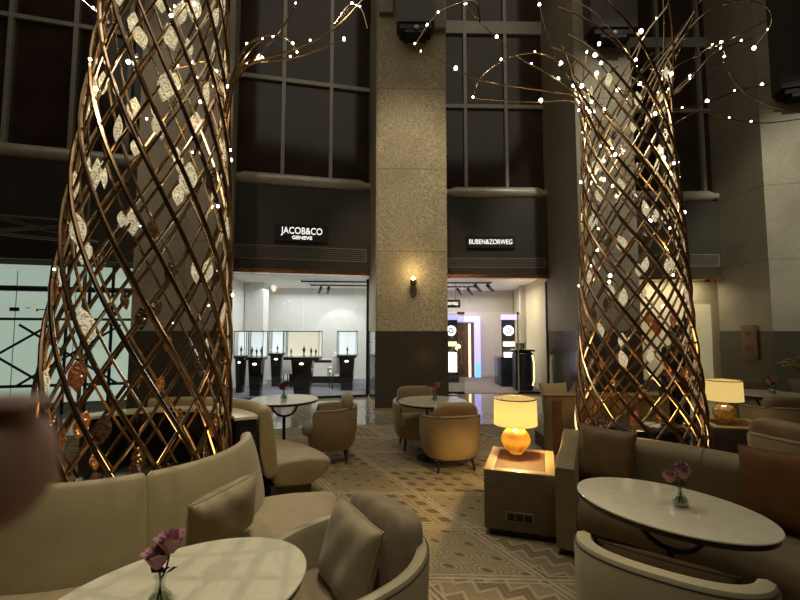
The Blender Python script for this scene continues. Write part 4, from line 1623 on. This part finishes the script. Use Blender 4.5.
def lamp(label, x, y, z, gm, s=1.0, watt=6.0, base='sphere'):
    t = thing('table_lamp', label, 'table lamp', (x, y, z))
    prof = [(.0, .0), (.055, .0), (.06, .012), (.10, .05), (.128, .10), (.13, .135), (.115, .18), (.08, .215), (.05, .228), (.048, .24)]
    if base != 'sphere':
        prof = [(.0, .0), (.05, .0), (.055, .012), (.095, .04), (.118, .09), (.118, .14), (.09, .195), (.05, .215), (.045, .235)]
    MB().lathe([(r * s, q * s) for r, q in prof], 36).build('glass_base', gm, t)
    MB().tube([(0, 0, .01 * s), (0, 0, .30 * s)], .007, 8).build('rod', M['brass'], t)
    MB().lathe([(.05 * s, .235 * s), (.052 * s, .25 * s), (.02 * s, .255 * s)], 24).build('collar', M['brass'], t)
    z0, z1, r0, r1 = .262 * s, .50 * s, .195 * s, .19 * s
    MB().ring([(r0, z0), (r1, z1), (r1 - .004, z1), (r0 - .004, z0)], 56).build('lamp_shade', M['shade'], t)
    MB().ring([(r1 + .001, z1 - .008), (r1 + .003, z1), (r1 - .006, z1 + .001), (r1 - .006, z1 - .008)], 56).build('shade_rim', M['brass'], t)
    sp = MB()
    for k in range(3):
        a = k * 2 * PI / 3
        sp.tube([(0, 0, .385 * s), (r1 * math.cos(a), r1 * math.sin(a), z1 - .02)], .003, 5)
    sp.build('spider', M['brass'], t)
    bl = MB()
    bl.sell((0, 0, .41 * s), (.022, .022, .03), 1, 1, 12, 8)
    bl.build('bulb', emis('lamp bulb', (1, .78, .42), 6), t)
    ld = bpy.data.lights.new('lamp_light', 'POINT')
    ld.energy = watt
    ld.color = (1, .66, .25)
    ld.shadow_soft_size = .04
    lo = bpy.data.objects.new('lamp_light', ld)
    C.objects.link(lo)
    lo.parent = t
    lo.location = (0, 0, .345 * s)
    return t


fl_, fr_ = gr(483.5, 470.5, .5), gr(559, 478, .5)
bl_ = gr(491, 445, .5)
side_dir = math.atan2(fr_.y - fl_.y, fr_.x - fl_.x)
w_, d_ = (fr_ - fl_).length, .70
n_ = Vector((-math.sin(side_dir), math.cos(side_dir), 0))
ctr = (fl_ + fr_) / 2 + n_ * d_ / 2
side_box('tan box side table with wood inlay top and sockets beside the right sofa', (ctr.x - .01, ctr.y), side_dir, w_ - .02, d_, .5)
lp_ = gr(516, 455, .5)
lamp('glowing amber glass table lamp on the box side table', lp_.x, lp_.y, .5165, M['amberglass'], .97, 48.0)
side_box('dark side table with pale edged top behind the right sofa', (3.95, 5.22), R(-14), .62, .62, .5, False, 'boxdark')
lamp('dim gold glass table lamp behind the right sofa', 3.86, 5.2, .5165, M['goldglass'], 1.0, 3.0, 'faceted')

# ================================================================== PLANT AND PERSON
t = thing('tall_planter', 'grey conical planter with dry drooping leaves at the far right edge', 'plant', (5.98, 6.35, .012))
MB().lathe([(.16, 0), (.17, .02), (.12, .25), (.12, .5), (.24, .86), (.22, .86), (.1, .6)], 28).build('pot', M['pot'], t)
mb = MB()
for k in range(9):
    a = k * 2.4
    L_ = .22 + .08 * (k % 3)
    pts = smooth_path([(0, 0, .8), (.05 * math.cos(a), .05 * math.sin(a), .95), (-.12 + .14 * math.cos(a), .14 * math.sin(a), 1.08 + .04 * (k % 4)), (-.16 + L_ * math.cos(a), L_ * math.sin(a), 1.0 + .06 * (k % 3))], 5)
    mb.tube(pts, [.006 + .022 * math.sin(PI * i / (len(pts) - 1)) for i in range(len(pts))], 6)
mb.build('leaves', M['plant'], t)

t = thing('person', 'person in black short sleeved shirt standing behind the right tree', 'person', (4.10, 6.42, .012), R(100))
J = dict(pelvis=(0, 0, .92, .125), waist=(0, .0, 1.06, .115), chest=(0, .01, 1.25, .135), neck=(0, 0, 1.385, .052), jaw=(0, .02, 1.46, .06), head=(0, .02, 1.55, .088), crown=(0, .0, 1.63, .06))
E = [('pelvis', 'waist'), ('waist', 'chest'), ('chest', 'neck'), ('neck', 'jaw'), ('jaw', 'head'), ('head', 'crown')]
for s, n in ((-1, 'l'), (1, 'r')):
    J.update({n + 'sh': (s * .17, 0, 1.31, .062), n + 'el': (s * .21, -.02, 1.05, .042), n + 'wr': (s * .21, .06, .83, .028), n + 'pa': (s * .21, .075, .77, .034),
              n + 'hip': (s * .09, 0, .84, .095), n + 'kn': (s * .10, .01, .47, .062), n + 'an': (s * .10, 0, .10, .045), n + 'to': (s * .11, .14, .045, .04)})
    E += [('chest', n + 'sh'), (n + 'sh', n + 'el'), (n + 'el', n + 'wr'), (n + 'wr', n + 'pa'), ('pelvis', n + 'hip'), (n + 'hip', n + 'kn'), (n + 'kn', n + 'an'), (n + 'an', n + 'to')]
    for k in range(4):
        yy = .045 + .021 * k
        J[n + 'f%da' % k] = (s * .21, yy, .735, .010)
        J[n + 'f%db' % k] = (s * .205, yy + .004, .695 - .004 * (k % 3), .0085)
        E += [(n + 'pa', n + 'f%da' % k), (n + 'f%da' % k, n + 'f%db' % k)]
    J[n + 'tha'] = (s * .195, .115, .785, .011)
    J[n + 'thb'] = (s * .19, .125, .745, .009)
    E += [(n + 'pa', n + 'tha'), (n + 'tha', n + 'thb')]
skin_mesh('body', J, E, M['skin'], t)
g = .018
T = dict(waist=(0, 0, .93, .15), mid=(0, 0, 1.08, .142), chest=(0, .01, 1.26, .158), col=(0, 0, 1.355, .08))
TE = [('waist', 'mid'), ('mid', 'chest'), ('chest', 'col')]
for s, n in ((-1, 'l'), (1, 'r')):
    T.update({n + 'sh': (s * .18, 0, 1.30, .085), n + 'el': (s * .215, -.02, 1.08, .066)})
    TE += [('chest', n + 'sh'), (n + 'sh', n + 'el')]
skin_mesh('shirt', T, TE, M['cloth'], t)
P = dict(pel=(0, 0, .93, .145))
PE = []
for s, n in ((-1, 'l'), (1, 'r')):
    P.update({n + 'hip': (s * .09, 0, .83, .112), n + 'kn': (s * .10, .01, .47, .082), n + 'an': (s * .10, 0, .11, .066)})
    PE += [('pel', n + 'hip'), (n + 'hip', n + 'kn'), (n + 'kn', n + 'an')]
skin_mesh('trousers', P, PE, M['cloth'], t)
for s in (-1, 1):
    MB().sell((s * .105, .06, .05), (.05, .14, .05), .7, .8, 16, 8).build('shoe', M['black'], t)
MB().sell((0, -.015, 1.60), (.098, .105, .085), .9, .9, 20, 12).build('hair', M['hair'], t)
fc = MB()
fc.sell((0, .115, 1.535), (.014, .022, .026), 1, 1, 10, 8)
fc.build('nose', M['skin'], t)
for s in (-1, 1):
    MB().sell((s * .035, .098, 1.56), (.013, .008, .008), 1, 1, 10, 8).build('eye', M['black'], t)
    MB().sell((s * .092, .01, 1.545), (.010, .02, .032), 1, 1, 10, 8).build('ear', M['skin'], t)
MB().sell((0, .102, 1.485), (.026, .008, .008), 1, 1, 10, 8).build('mouth', M['pillowrust'], t)

# photographer's hand at the left of the lens: its fingertip reaches into the picture
HJ = dict(palm=(-.165, .050, 1.552, .030), wrist=(-.205, .030, 1.515, .026), arm=(-.26, -.02, 1.44, .034), arm2=(-.31, -.08, 1.36, .040),
          k1=(-.135, .062, 1.570, .0125), i1=(-.107, .068, 1.577, .0118), i2=(-.081, .070, 1.5785, .0118), i3=(-.0650, .070, 1.578, .0113), i4=(-.0575, .070, 1.5775, .0085))
HE = [('palm', 'wrist'), ('wrist', 'arm'), ('arm', 'arm2'), ('palm', 'k1'), ('k1', 'i1'), ('i1', 'i2'), ('i2', 'i3'), ('i3', 'i4')]
for k, (dz, ln) in enumerate(((-.020, 1.0), (-.038, .92), (-.054, .78))):
    n = 'q%d' % k
    HJ[n + 'a'] = (-.138, .070, 1.567 + dz, .0115)
    HJ[n + 'b'] = (-.138 + .022 * ln, .088, 1.566 + dz, .0095)
    HJ[n + 'c'] = (-.142 + .010 * ln, .106, 1.562 + dz, .0088)
    HJ[n + 'd'] = (-.160, .104, 1.558 + dz, .0078)
    HE += [('palm', n + 'a'), (n + 'a', n + 'b'), (n + 'b', n + 'c'), (n + 'c', n + 'd')]
HJ['t1'] = (-.165, .020, 1.585, .0125)
HJ['t2'] = (-.140, .008, 1.603, .0105)
HJ['t3'] = (-.118, .006, 1.612, .009)
HE += [('palm', 't1'), ('t1', 't2'), ('t2', 't3')]
hd = thing('hand', "blurred fingertip of the photographer's hand at the left edge", 'hand', (0, 0, 0))
skin_mesh('hand_skin', HJ, HE, M['skinfinger'], hd)
MB().sell((-.0635, .0705, 1.5885), (.0065, .0052, .0012), .8, .8, 16, 8).build('fingernail', M['nail'], hd)

# ================================================================== LIGHTS
def spot(loc, target, energy, size=45, blend=.6, col=(1, .83, .58), soft=.1):
    l = bpy.data.lights.new('ceiling_spot', 'SPOT')
    l.energy = energy
    l.spot_size = R(size)
    l.spot_blend = blend
    l.color = col
    l.shadow_soft_size = soft
    o = bpy.data.objects.new('ceiling_spot', l)
    C.objects.link(o)
    o.location = loc
    o.rotation_euler = (Vector(target) - Vector(loc)).to_track_quat('-Z', 'Y').to_euler()
    return o


def area(loc, target, energy, sx, sy, col=(1, .9, .75)):
    l = bpy.data.lights.new('area_light', 'AREA')
    l.shape = 'RECTANGLE'
    l.size, l.size_y = sx, sy
    l.energy = energy
    l.color = col
    o = bpy.data.objects.new('area_light', l)
    C.objects.link(o)
    o.location = loc
    o.rotation_euler = (Vector(target) - Vector(loc)).to_track_quat('-Z', 'Y').to_euler()
    return o


def point(loc, energy, col, soft=.1):
    l = bpy.data.lights.new('point_light', 'POINT')
    l.energy = energy
    l.color = col
    l.shadow_soft_size = soft
    o = bpy.data.objects.new('point_light', l)
    C.objects.link(o)
    o.location = loc
    return o


spot((.2, 3.2, 11.5), (.25, 8.9, 3.6), 2150, 30, .8, (1, .86, .62), .2)          # middle pillar wash
spot((-.2, 4.2, 9.0), (-1.0, 2.2, .5), 600, 38, .6, (1, .88, .66), .03)          # left sofa
spot((.6, .2, 8.0), (-.35, 1.7, .5), 380, 26, .6, (1, .88, .66), .03)            # left armchair and table
spot((1.6, 1.0, 9.5), (1.3, 2.0, .5), 165, 26, .6, (1, .88, .66), .05)           # right table
spot((-2.7, 4.7, 9.5), (-.75, 2.0, .5), 420, 24, .5, (1, .88, .66), .015)
spot((.3, 2.5, 10.5), (.1, 5.2, .3), 400, 26, .7, (1, .88, .66), .2)              # carpet
spot((5.0, 4.0, 11.5), (4.6, 9.3, 5.0), 1900, 34, .8, (.95, .92, .75), .2)
spot((8.0, 3.0, 11.5), (9.3, 9.6, 4.0), 3600, 30, .7, (.92, .93, .74), .2)
spot((-3.0, 3.0, 11.5), (-3.9, 7.8, 4.0), 700, 34, .8, (1, .88, .65), .2)
area((0, 3, 12.3), (0, 4, 0), 330, 14, 12, (1, .90, .72))                        # dim overall fill
point((LT[0], LT[1], .8), 6, (1, .55, .2), .12)                                # warm uplights inside the trees
point((RT[0], RT[1], .95), 13, (1, .58, .22), .12)
point((RT[0], RT[1], 3.9), 22, (1, .86, .6), .12)
point((LT[0], LT[1], 3.3), 9, (1, .8, .5), .12)
spot((.8, .6, 9.5), (2.4, 4.6, 1.6), 620, 24, .7, (1, .84, .60), .1)  # added light, brightens the front of the right tree
spot((.2, .3, 9.5), (-1.7, 2.9, 2.0), 800, 24, .7, (1, .84, .60), .1)  # added light for highlights on the left tree's tubes
# shop interiors
area((-2.6, 12.4, 2.85), (-2.6, 12.4, 0), 95, 3.0, 3.4, (.97, .98, 1.0))
spot((-1.95, 13.4, 2.8), (-1.95, 14.4, 1.0), 30, 80, .3, (1, 1, 1), .05)
area((2.4, 13.2, 2.85), (2.4, 13.2, 0), 85, 2.2, 3.0, (1, .94, .86))
point((3.4, 12.4, 2.3), 7, (1, .80, .48), .2)
area((7.0, 11.3, 2.9), (7.0, 11.72, .9), 20, 2.2, .2, (1, .88, .62))
point((.27, 8.55, 2.85), 7, (1, .72, .34), .04)
area((-2.9, 10.05, 2.4), (-2.5, 8.5, 0), 30, 2.4, .3, (.95, .98, 1.0))
w = bpy.data.worlds.new('night')
sc.world = w
w.use_nodes = True
w.node_tree.nodes['Background'].inputs[0].default_value = (.8, .66, .46, 1)
w.node_tree.nodes['Background'].inputs[1].default_value = .02
